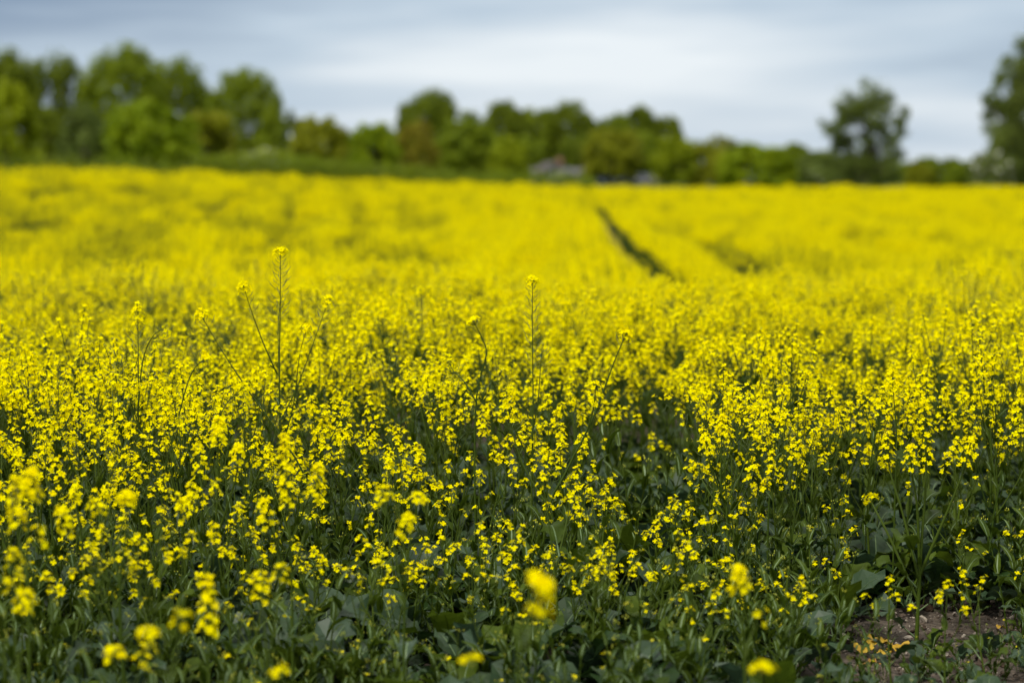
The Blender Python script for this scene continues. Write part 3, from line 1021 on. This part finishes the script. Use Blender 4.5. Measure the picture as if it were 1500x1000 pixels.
# left back row
tree(15, 64, 95, 255, 'deep', 'dome', 'tall dark tree cut by the left edge of the row', dens=.9, group=lime_g, low=.1)
tree(88, 67, 92, 262, 'deep', 'dome', 'tall narrow-headed tree second from the left with sky showing through', dens=.72, group=lime_g, low=.15)
tree(185, 57, 128, 258, 'mid', 'dome', 'tallest and broadest round-headed tree of the left row', dens=.85, group=lime_g, low=.12)
tree(262, 73, 100, 265, 'mid', 'dome', 'round tree leaning against the tallest one on its right side', dens=.85, group=lime_g, low=.12)
tree(360, 93, 108, 250, 'mid', 'dome', 'big round tree ending the left row with open sky beside it', dens=.9, group=lime_g, low=.12)
tree(305, 125, 60, 275, 'deep', 'dome', 'darker tree filling the notch before the last tree of the left row', dens=.9, low=.1)
tree(398, 150, 46, 245, 'mid', 'tall', 'narrow tree at the right foot of the last tall tree of the left row', dens=1, low=.05)
# left front
tree(14, 108, 125, 150, 'lime', 'cone', 'yellow-green cone-shaped tree in front at the left edge', dens=1.5, low=.0, name='shrubby_tree')
tree(75, 150, 60, 170, 'deep', 'tall', 'dark narrow tree tucked between the cone-shaped one and the grey one', dens=1.3, low=.0)
tree(125, 148, 78, 165, 'grey', 'tall', 'dark grey-green tree with pale glints left of the bright round one', dens=.95, low=.0)
tree(224, 141, 135, 150, 'bright', 'dome', 'bright green round tree standing in front of the left row', dens=1.6, low=.0, name='shrubby_tree')
tree(302, 152, 95, 165, 'olive', 'dome', 'olive-yellow tree behind the hedge at the right of the bright round one', dens=1.2, low=.0)
# centre-left
tree(425, 158, 50, 330, 'grey', 'open', 'distant dark thin tree between the left row and the bronze tree', dens=.7, low=.1)
tree(470, 160, 88, 200, 'olive', 'dome', 'bronze-tinged round tree right of the gap after the left row', dens=1.2, low=.0)
tree(548, 173, 76, 190, 'bright', 'dome', 'compact vivid green tree in the hedge line', dens=1.5, low=.0, name='shrubby_tree')
tree(612, 170, 66, 210, 'bronze', 'tall', 'brownish bronze-leaved tree right of the compact vivid green one', dens=1.2, low=.0)
tree(628, 125, 92, 330, 'deep', 'dome', 'tall round dark tree rising above the middle of the tree line', dens=.95, low=.12, group=lime_g)
tree(680, 167, 84, 230, 'mid', 'dome', 'plain green rounded tree right of the bronze one', dens=1.5, low=.0)
tree(690, 158, 50, 340, 'mid', 'dome', 'small pale green tree beside the tall round dark tree', dens=.9, low=.1)
tree(740, 141, 74, 340, 'deep', 'dome', 'first tall tree of the middle row counted from the left', dens=1.1, low=.05, group=lime_g)
tree(746, 196, 58, 225, 'lime', 'dome', 'small yellow-green tree in front of the middle row', dens=1.4, low=.0, name='shrubby_tree')
tree(786, 150, 62, 345, 'mid', 'dome', 'second tall tree of the middle row above the pink roofs', dens=1.1, low=.05, group=lime_g)
tree(832, 143, 76, 345, 'deep', 'dome', 'highest tree of the middle row behind the houses', dens=1.1, low=.05, group=lime_g)
tree(868, 168, 44, 350, 'mid', 'dome', 'low tree dipping between two taller ones of the middle row', dens=1.1, low=.05)
tree(900, 160, 58, 345, 'mid', 'dome', 'tree of the middle row behind the olive tree and the cars', dens=1.1, low=.05, group=lime_g)
tree(940, 151, 60, 350, 'deep', 'dome', 'dark-topped tree near the right end of the middle row', dens=1.1, low=.05, group=lime_g)
tree(978, 165, 46, 350, 'deep', 'dome', 'last tree at the right end of the middle row', dens=1.1, low=.05, group=lime_g)
tree(898, 184, 86, 300, 'olive', 'dome', 'olive-green spreading tree right of the small houses', dens=1.2, low=.10)
tree(985, 198, 62, 290, 'lime', 'dome', 'light green rounded tree behind the parked cars', dens=1.3, low=.08)
tree(1026, 206, 50, 300, 'olive', 'dome', 'small olive-brown tree right of the parked cars', dens=1.1, low=.0)
tree(1057, 192, 56, 330, 'pale', 'open', 'thin pale-leaved tree right of the middle row', dens=1.0, low=.05)
tree(1108, 206, 112, 225, 'bright', 'dome', 'broad vivid yellow-green bush at the field edge', dens=1.7, low=.0, name='shrubby_tree')
tree(1162, 208, 52, 260, 'mid', 'dome', 'small dark green tree behind the vivid broad bush', dens=1.2, low=.0)
tree(1198, 216, 56, 250, 'grey', 'dome', 'grey-green low tree left of the open airy tree', dens=1.1, low=.0)
# right: the open tree
def open_tree(px, ytop, D, spec, kind, label, seed, blossom=0):
    """tree built from separate leafy lobes with sky between them; spec = (px, py, radius px)"""
    rng = random.Random(seed)
    x = (px - 750) / FPX * D; g0 = gz(x, D)
    root = empty('open_tree', (x, D, g0), label, 'tree')
    m = MB(); t = MB()
    trunk_top = Vector((0, 0, at(px, ytop, D).z - g0 - 2.2))
    main = curve(Vector((0, 0, -.2)), trunk_top, trunk_top.z, 6, rng, .04)
    t.tube(main, [.26 - .035 * i for i in range(7)], 8, 0, .5)
    for (a, b, r) in spec:
        c = at(a, b, D); c = Vector((c.x - x, rng.uniform(-.8, .8) * 1.6, c.z - g0))
        R_ = r / FPX * D
        R_ *= 1.04; n = int((700 if px < 1400 else 900) * (R_ / 1.0) ** 2) + 100
        sub = [(c + Vector((rng.gauss(0, .5), rng.gauss(0, .5), rng.gauss(0, .5))) * R_, R_ * rng.uniform(.3, .6), rng.random()) for _ in range(9)]
        for i in range(n):
            cc, rr, tt = sub[rng.randrange(9)]
            d = Vector((rng.gauss(0, .6), rng.gauss(0, .6), rng.gauss(0, .6))) * rr
            P = cc + d
            if P.z < .1: continue
            u, v, _ = basis(Vector((rng.gauss(0, 1), rng.gauss(0, 1), rng.gauss(.3, .8))))
            s = rng.uniform(.07, .17)
            m.face([P - u * s, P + v * s * .6, P + u * s, P - v * s * .6], 1 if rng.random() < blossom else 0, min(1, tt * .6 + rng.random() * .4))
        p, _ = along(main, max(.1, min(.85, c.z / trunk_top.z * .6)))
        t.tube([p, p.lerp(c, .5) + Vector((0, 0, .3)), c], [.11, .07, .025], 5, 0, .5)
    m.obj('crown', [TM[kind], M_BLOSSOM], root)
    t.obj('trunk', [M_BARK], root, True)
    return root
open_tree(1268, 142, 215, [(1262, 148, 20), (1246, 165, 16), (1285, 160, 17), (1232, 175, 14), (1215, 188, 13), (1262, 178, 13), (1290, 185, 18),
          (1240, 200, 15), (1272, 205, 10), (1300, 205, 14), (1255, 225, 18), (1285, 228, 17), (1240, 245, 20), (1275, 250, 20), (1222, 205, 10),
          (1322, 175, 8), (1321, 162, 7), (1318, 190, 10), (1306, 240, 18), (1318, 225, 10), (1212, 235, 14), (1280, 146, 15), (1244, 148, 13), (1230, 215, 12), (1262, 248, 20), (1300, 255, 18), (1225, 255, 18), (1262, 158, 12), (1228, 160, 12)], 'grey',
          'airy tree with sky gaps and a separate spike on its right side', 51)
open_tree(1490, 60, 200, [(1500, 85, 22), (1478, 105, 17), (1460, 118, 11), (1510, 120, 30), (1488, 140, 25), (1455, 148, 12), (1450, 165, 12), (1475, 170, 25),
          (1505, 165, 25), (1460, 190, 18), (1490, 200, 28), (1530, 90, 30), (1540, 150, 35), (1550, 210, 40), (1475, 225, 22), (1505, 235, 25),
          (1505, 60, 16), (1530, 50, 24), (1452, 215, 14), (1570, 120, 35), (1590, 190, 40), (1440, 150, 6), (1470, 245, 24), (1500, 255, 26), (1520, 220, 30), (1480, 160, 18), (1540, 250, 30)], 'grey',
          'large dark feathery tree cut by the right edge', 52)
tree(1372, 226, 96, 260, 'deep', 'dome', 'low dark domed bush between the airy tree and the large right tree', dens=1.3, low=.0, name='bush', cat='bush')
tree(1345, 236, 40, 240, 'olive', 'dome', 'small olive bush at the right foot of the airy tree', dens=1.2, low=.0, name='bush', cat='bush')
tree(1412, 234, 60, 250, 'mid', 'dome', 'low green bush just left of the large right tree', dens=1.2, low=.0, name='bush', cat='bush')
tree(1450, 218, 70, 195, 'grey', 'dome', 'grey-green bush dotted with pale blossom under the large right tree', dens=1.1, low=.0, name='bush', cat='bush', blossom=.10)
tree(1222, 232, 90, 225, 'grey', 'dome', 'grey-green bush under the airy tree', dens=1.2, low=.0, name='bush', cat='bush', blossom=.03)
tree(388, 214, 92, 175, 'lime', 'dome', 'rounded bush topped with pale blossom behind the hedge', dens=1.4, low=.0, name='bush', cat='bush', blossom=.22)
tree(445, 226, 70, 150, 'bright', 'dome', 'bright green bush at the front of the hedge left of the middle', dens=1.4, low=.0, name='bush', cat='bush')

# fillers that join the belt
tree(508, 196, 56, 260, 'mid', 'dome', 'low green tree between the bronze-tinged tree and the vivid compact one', low=0)
tree(585, 190, 52, 270, 'mid', 'dome', 'low green tree filling in behind the vivid compact one', low=0)
tree(650, 190, 56, 300, 'deep', 'dome', 'dark low tree under the tall round dark one', low=0)
tree(712, 186, 60, 290, 'mid', 'dome', 'green tree closing the belt left of the small yellow-green tree', low=0)
tree(775, 196, 60, 335, 'mid', 'dome', 'low green tree just left above the pink gable', low=0)
tree(850, 195, 70, 335, 'deep', 'dome', 'dark low tree standing over the lower pink roof', low=0)
tree(940, 190, 64, 330, 'mid', 'dome', 'green tree between the olive spreading tree and the light rounded one', low=0)
tree(1062, 214, 60, 280, 'olive', 'dome', 'low olive tree touching the left side of the vivid broad bush', low=0)
# hedges
def hedge(pixels, D0, D1, kind, label, thick=2.2, blossom=0):
    """pixels = [(px, top py)...] along the hedge from distance D0 to D1"""
    rng = random.Random(int(pixels[0][0]) + 3)
    n = len(pixels); P = []
    for i, (a, b) in enumerate(pixels):
        D = D0 + (D1 - D0) * i / (n - 1)
        q = at(a, b, D); P.append((q.x, D, q.z))
    ox, oy = P[0][0], P[0][1]; oz = gz(ox, oy)
    root = empty('hedge', (ox, oy, oz), label, 'hedge')
    m = MB(); t = MB()
    for i in range(n - 1):
        a, b = Vector(P[i]), Vector(P[i + 1])
        L = (b - a).length
        for k in range(int(L * (150 if D0 < 300 else 380))):
            q = rng.random(); c = a.lerp(b, q)
            g0 = gz(c.x, c.y); H = (c.z - g0) * (1 + .10 * noise.noise(Vector((c.x * .8, 0, 2))))
            an = rng.uniform(-.3, PI + .3); rad = rng.uniform(.75, 1.04)
            y = math.cos(an) * thick / 2 * rad; z = max(.03, (.35 + .65 * math.sin(an)) * rad) * H if math.sin(an) > 0 else rng.random() * H * .4
            if rng.random() < .4: z = rng.random() * H * .7; y = rng.choice((-1, 1)) * thick / 2 * rng.uniform(.8, 1.1)
            p = Vector((c.x - ox, c.y + y - oy, g0 - oz + min(z, H * 1.03)))
            u, v, _ = basis(Vector((rng.gauss(0, .7), math.cos(an) + rng.gauss(0, .6), math.sin(an) + rng.gauss(0, .6))))
            s = rng.uniform(.07, .15) * (1 if D0 < 300 else 1.9)
            tt = .5 + .5 * noise.noise(Vector((c.x * .6, y, z * .6)))
            m.face([p - u * s, p + v * s * .7, p + u * s, p - v * s * .7], 1 if rng.random() < blossom else 0, min(1, max(0, tt * .7 + rng.random() * .3)))
        for k in range(max(1, int(L / 1.2))):
            c = a.lerp(b, rng.random()); g0 = gz(c.x, c.y); H = c.z - g0
            t.tube([Vector((c.x - ox, c.y - oy, g0 - oz - .1)), Vector((c.x - ox + rng.gauss(0, .15), c.y - oy + rng.gauss(0, .15), g0 - oz + H * .75))], [.05, .02], 5, 0, .5)
    m.obj('foliage', [TM[kind], M_BLOSSOM], root)
    t.obj('stem', [M_BARK], root)
hedge([(285, 228), (340, 226), (400, 224), (460, 230), (520, 236), (590, 240), (660, 246)], 118, 165, 'mid', 'trimmed green hedge along the field edge left of the middle')
hedge([(655, 250), (700, 252), (760, 251), (820, 251), (872, 260)], 205, 235, 'mid', 'low green hedge in front of the pink-roofed houses')
hedge([(-40, 225), (40, 228), (120, 226), (200, 232), (290, 232)], 112, 122, 'deep', 'dark hedge under the trees at the left')

hedge([(-60, 190), (150, 195), (330, 200), (470, 203), (600, 196), (760, 190), (900, 196), (1060, 210), (1200, 224), (1330, 238), (1450, 240), (1600, 236)], 372, 372, 'mid', 'long hedgerow far behind all the trees')
# ------------------------------------------------------------------ houses
M_ROOF = simple('roof_tiles', (.06, .048, .045), .8, 0, 3, (.085, .07, .067), .3)
M_WALL = simple('house_wall', (.12, .11, .095), .85, 0, 2, (.16, .145, .125))
M_GLASS = simple('window_glass', (.05, .06, .08), .1)
M_WHITE = simple('white_paint', (.78, .78, .76), .4)
M_CHIM = simple('chimney_brick', (.30, .14, .09), .9, 0, 6, (.38, .2, .13))
def boxf(m, x0, x1, y0, y1, z0, z1, mat=0):
    v = [Vector(p) for p in ((x0, y0, z0), (x1, y0, z0), (x1, y1, z0), (x0, y1, z0), (x0, y0, z1), (x1, y0, z1), (x1, y1, z1), (x0, y1, z1))]
    n = len(m.v); m.v.extend(v)
    for f in ((0, 3, 2, 1), (4, 5, 6, 7), (0, 1, 5, 4), (1, 2, 6, 5), (2, 3, 7, 6), (3, 0, 4, 7)):
        m.idx([n + i for i in f], mat, .5)
def house(px, yridge, D, W, dp, wall_h, rot, label, ridge_along='x'):
    x = (px - 750) / FPX * D; g0 = gz(x, D); H = at(px, yridge, D).z - g0
    root = empty('house', (x, D, g0), label, 'house', 'houses beyond the field'); root.rotation_euler.z = rot
    m = MB(); boxf(m, -W / 2, W / 2, -dp / 2, dp / 2, -.3, wall_h)
    # gables
    if ridge_along == 'x':
        for s in (-1, 1): m.face([Vector((s * W / 2, -dp / 2, wall_h)), Vector((s * W / 2, dp / 2, wall_h)), Vector((s * W / 2, 0, H - .12))], 0, .5)
    else:
        for s in (-1, 1): m.face([Vector((-W / 2, s * dp / 2, wall_h)), Vector((W / 2, s * dp / 2, wall_h)), Vector((0, s * dp / 2, H - .12))], 0, .5)
    m.obj('wall', [M_WALL], root)
    r = MB(); o = .35; th = .14
    def slab(a, b, c, d):
        up = Vector((0, 0, th)); n = len(r.v)
        r.v.extend([a, b, c, d, a + up, b + up, c + up, d + up])
        for f in ((0, 1, 2, 3), (7, 6, 5, 4), (0, 4, 5, 1), (1, 5, 6, 2), (2, 6, 7, 3), (3, 7, 4, 0)): r.idx([n + i for i in f], 0, .5)
    if ridge_along == 'x':
        for s in (-1, 1):
            slab(Vector((-W / 2 - o, s * (dp / 2 + o), wall_h - .15)), Vector((W / 2 + o, s * (dp / 2 + o), wall_h - .15)), Vector((W / 2 + o, 0, H - th)), Vector((-W / 2 - o, 0, H - th)))
    else:
        for s in (-1, 1):
            slab(Vector((s * (W / 2 + o), -dp / 2 - o, wall_h - .15)), Vector((s * (W / 2 + o), dp / 2 + o, wall_h - .15)), Vector((0, dp / 2 + o, H - th)), Vector((0, -dp / 2 - o, H - th)))
    ro = r.obj('roof', [M_ROOF], root)
    c = MB(); boxf(c, W * .22, W * .22 + .6, -.3, .3, H - 1.2, H + .5); c.obj('chimney', [M_CHIM], ro)
    for k in (-1, 1):
        w = MB(); xx = k * W * .25
        boxf(w, xx - .55, xx + .55, -dp / 2 - .05, -dp / 2 + .02, .9, 2.1); wo = w.obj('window', [M_WHITE], root)
        p = MB(); boxf(p, xx - .47, xx + .47, -dp / 2 - .06, -dp / 2 - .048, .98, 2.02); p.obj('pane', [M_GLASS], wo)
    return root
house(808, 237, 315, 3.4, 6, 1.8, R(12), 'small house with a pinkish pointed gable among the middle trees', 'y')
house(846, 247, 305, 3.2, 5, 1.5, R(-10), 'lower pink-roofed house right of the pointed gable', 'x')
house(786, 249, 325, 3.4, 5, 1.5, R(5), 'half-hidden pink-roofed house left of the pointed gable', 'x')

# ------------------------------------------------------------------ parked cars
M_TYRE = simple('tyre', (.02, .02, .02), .8)
M_RIM = simple('rim', (.4, .4, .42), .35, .8)
M_LAMP = simple('headlight_glass', (.7, .72, .75), .15)
M_CGLASS = simple('car_glass', (.10, .12, .15), .06)
def car(px, D, rot, paint, label):
    x = (px - 750) / FPX * D; g0 = gz(x, D)
    root = empty('parked_car', (x, D, g0), label, 'car', 'cars parked beyond the field'); root.rotation_euler.z = rot
    pm = simple('car_paint_' + label.split()[0], paint, .25)
    prof_ = [(-2.1, .35), (-2.15, .75), (-1.95, .95), (-1.35, 1.02), (-.75, 1.42), (-.3, 1.5), (.7, 1.5), (1.3, 1.4), (1.9, 1.0), (2.1, .85), (2.12, .35)]
    m = MB(); n = len(prof_)
    secs = [(-.86, .9, .0), (-.80, 1, .05), (.80, 1, .05), (.86, .9, .0)]
    for (w, k, dz) in secs:
        for (a, b) in prof_:
            ww = w * (1 - .2 * max(0, (b - .95) / .55))
            m.v.append(Vector((a * (1 if abs(w) < .84 else .985), ww, .35 + (b - .35) * (1 if abs(w) < .84 else .97))))
    for s in range(3):
        for i in range(n):
            j = (i + 1) % n
            m.idx((s * n + i, s * n + j, (s + 1) * n + j, (s + 1) * n + i), 0, .5)
    m.idx(list(range(n)), 0, .5); m.idx(list(range(3 * n, 4 * n))[::-1], 0, .5)
    b = m.obj('body', [pm], root, False)
    g = MB()
    g.face([Vector((-1.30, -.68, 1.07)), Vector((-1.30, .68, 1.07)), Vector((-.80, .60, 1.415)), Vector((-.80, -.60, 1.415))], 0, .5)
    g.v = [v + Vector((-.02, 0, .02)) for v in g.v]; g.obj('windscreen', [M_CGLASS], root)
    g = MB()
    g.face([Vector((1.36, .60, 1.385)), Vector((1.36, -.60, 1.385)), Vector((1.83, -.68, 1.06)), Vector((1.83, .68, 1.06))], 0, .5)
    g.v = [v + Vector((.02, 0, .02)) for v in g.v]; g.obj('rear_window', [M_CGLASS], root)
    for s in (-1, 1):
        g = MB(); g.face([Vector((-1.15, s * .845, 1.02)), Vector((1.6, s * .845, 1.02)), Vector((1.15, s * .735, 1.40)), Vector((-.65, s * .735, 1.40))], 0, .5)
        g.obj('side_window', [M_CGLASS], root)
        h = MB(); boxf(h, -2.16, -2.05, s * .62 - .14, s * .62 + .14, .66, .80); h.obj('headlight', [M_LAMP], root)
        for xx in (-1.3, 1.35):
            w = MB(); ring = []
            for k in range(16):
                an = 2 * PI * k / 16
                ring.append((xx + math.cos(an) * .32, .32 + math.sin(an) * .32))
            y0, y1 = s * .68, s * .88
            n0 = len(w.v); w.v.extend([Vector((a, y0, c)) for a, c in ring] + [Vector((a, y1, c)) for a, c in ring])
            for k in range(16): w.idx((n0 + k, n0 + (k + 1) % 16, n0 + 16 + (k + 1) % 16, n0 + 16 + k), 0, .5)
            w.idx(list(range(n0 + 16, n0 + 32)), 0, .5); w.idx(list(range(n0, n0 + 16))[::-1], 0, .5)
            wo = w.obj('wheel', [M_TYRE], root)
            r = MB(); n0 = 0
            r.v = [Vector((xx + math.cos(2 * PI * k / 12) * .2, s * .886, .32 + math.sin(2 * PI * k / 12) * .2)) for k in range(12)]
            r.idx(list(range(12)), 0, .5); r.obj('rim', [M_RIM], wo)
    return root
car(884, 300, R(96), (.012, .02, .06), 'navy car parked left of the others past the field edge')
car(915, 306, R(84), (.13, .14, .16), 'grey car parked second from the left past the field edge')
car(938, 300, R(92), (.09, .085, .09), 'silver car parked in the middle of the row past the field edge')
car(960, 308, R(97), (.18, .14, .14), 'maroon-grey car parked under the light green tree')
car(985, 300, R(85), (.02, .025, .03), 'black car parked second from the right of the row')
car(1022, 306, R(10), (.02, .022, .035), 'dark car parked side-on at the right end of the row')

# ------------------------------------------------------------------ sky and light
SUN_EL, SUN_AZ = R(52), R(215)   # azimuth measured clockwise from +Y
w = bpy.data.worlds.new('World'); scene.world = w; w.use_nodes = True
nt = w.node_tree; N, L = nt.nodes, nt.links; N.clear()
tc = N.new('ShaderNodeTexCoord')
sky = N.new('ShaderNodeTexSky'); sky.sky_type = 'NISHITA'; sky.sun_disc = False
sky.sun_elevation = SUN_EL; sky.sun_rotation = SUN_AZ
sep = N.new('ShaderNodeSeparateXYZ'); L.new(tc.outputs['Generated'], sep.inputs[0])
def mth(op, a, b=None, clamp=False):
    n = N.new('ShaderNodeMath'); n.operation = op; n.use_clamp = clamp
    for i, v in enumerate((a, b)):
        if v is None: continue
        if isinstance(v, (int, float)): n.inputs[i].default_value = v
        else: L.new(v, n.inputs[i])
    return n.outputs[0]
def mapped(sx, sy, sz, off=(0, 0, 0), rot=(0, 0, 0)):
    m = N.new('ShaderNodeMapping'); m.inputs['Scale'].default_value = (sx, sy, sz); m.inputs['Location'].default_value = off
    m.inputs['Rotation'].default_value = rot
    L.new(tc.outputs['Generated'], m.inputs[0]); return m.outputs[0]
def nse(vec, scale, detail=4, rough=.5, dist=0):
    n = N.new('ShaderNodeTexNoise'); n.inputs['Scale'].default_value = scale; n.inputs['Detail'].default_value = detail
    n.inputs['Roughness'].default_value = rough; n.inputs['Distortion'].default_value = dist
    L.new(vec, n.inputs['Vector']); return n.outputs['Fac']
n1 = nse(mapped(5, 5, 34, (1.3, 0, .4), (0, R(3), 0)), 1.0, 3, .5)
n2 = nse(mapped(14, 14, 130, (4.3, 2, .4), (0, R(-4), 0)), 1.0, 4, .55)
# broad bright break in the cloud above the middle of the view
bx = mth('MULTIPLY', mth('ADD', sep.outputs['X'], -.015), 1 / .13)
bz = mth('MULTIPLY', mth('ADD', sep.outputs['Z'], -.036), 1 / .035)
g = mth('EXPONENT', mth('MULTIPLY', mth('ADD', mth('MULTIPLY', bx, bx), mth('MULTIPLY', bz, bz)), -1))
val = mth('ADD', mth('MULTIPLY', n1, 1.0), mth('MULTIPLY', n2, .18))
val = mth('ADD', val, mth('MULTIPLY', g, .30))
dx = mth('MULTIPLY', mth('ADD', sep.outputs['X'], .22), 1 / .12)
dz = mth('MULTIPLY', mth('ADD', sep.outputs['Z'], -.085), 1 / .035)
gd = mth('EXPONENT', mth('MULTIPLY', mth('ADD', mth('MULTIPLY', dx, dx), mth('MULTIPLY', dz, dz)), -1))
val = mth('ADD', val, mth('MULTIPLY', gd, -.48))
val = mth('ADD', val, -.09)
rp = N.new('ShaderNodeValToRGB'); e = rp.color_ramp.elements
e[0].position = .16; e[0].color = (.25, .34, .48, 1)
e[1].position = .82; e[1].color = (.87, .93, .98, 1)
c = e.new(.5); c.color = (.53, .64, .76, 1)
L.new(val, rp.inputs[0])
# cloud cover brighter overhead
el = mth('MULTIPLY', mth('ADD', sep.outputs['Z'], -.12), 1.6, True)
gain = mth('ADD', mth('MULTIPLY', el, .75), 1.0)
wm = N.new('ShaderNodeMix'); wm.data_type = 'RGBA'; L.new(el, wm.inputs[0]); L.new(rp.outputs[0], wm.inputs[6]); wm.inputs[7].default_value = (.80, .79, .76, 1)
cl = N.new('ShaderNodeVectorMath'); cl.operation = 'SCALE'; L.new(wm.outputs[2], cl.inputs[0]); L.new(gain, cl.inputs['Scale'])
sk = N.new('ShaderNodeVectorMath'); sk.operation = 'SCALE'; L.new(sky.outputs[0], sk.inputs[0]); sk.inputs['Scale'].default_value = .1
mx = N.new('ShaderNodeMix'); mx.data_type = 'RGBA'; mx.inputs[0].default_value = .9
L.new(sk.outputs[0], mx.inputs[6]); L.new(cl.outputs[0], mx.inputs[7])
bg = N.new('ShaderNodeBackground'); bg.inputs['Strength'].default_value = 1.0
L.new(mx.outputs[2], bg.inputs[0])
out = N.new('ShaderNodeOutputWorld'); L.new(bg.outputs[0], out.inputs[0])

sl = bpy.data.lights.new('sun', 'SUN'); sl.energy = 3.1; sl.angle = R(9); sl.color = (1, .96, .88)
so = bpy.data.objects.new('sun', sl); COL.objects.link(so)
dv = Vector((math.sin(SUN_AZ) * math.cos(SUN_EL), math.cos(SUN_AZ) * math.cos(SUN_EL), math.sin(SUN_EL)))
so.rotation_euler = dv.to_track_quat('Z', 'Y').to_euler(); so.location = (0, -5, 20)

# ------------------------------------------------------------------ camera
cam = bpy.data.cameras.new('camera'); cam.lens = 85; cam.sensor_width = 36; cam.clip_end = 6000; cam.clip_start = .05
cam.dof.use_dof = True; cam.dof.focus_distance = 8.9; cam.dof.aperture_fstop = 1.8; cam.dof.aperture_blades = 9
co = bpy.data.objects.new('camera', cam); COL.objects.link(co)
co.location = (0, 0, CAM_H); co.rotation_euler = (PI / 2 - TILT, 0, 0)
scene.camera = co
scene.view_settings.view_transform = 'Standard'; scene.view_settings.look = 'None'
scene.view_settings.exposure = 0; scene.view_settings.gamma = 1
scene.cycles.max_bounces = 8; scene.cycles.diffuse_bounces = 4; scene.cycles.transmission_bounces = 6
scene.cycles.use_denoising = True
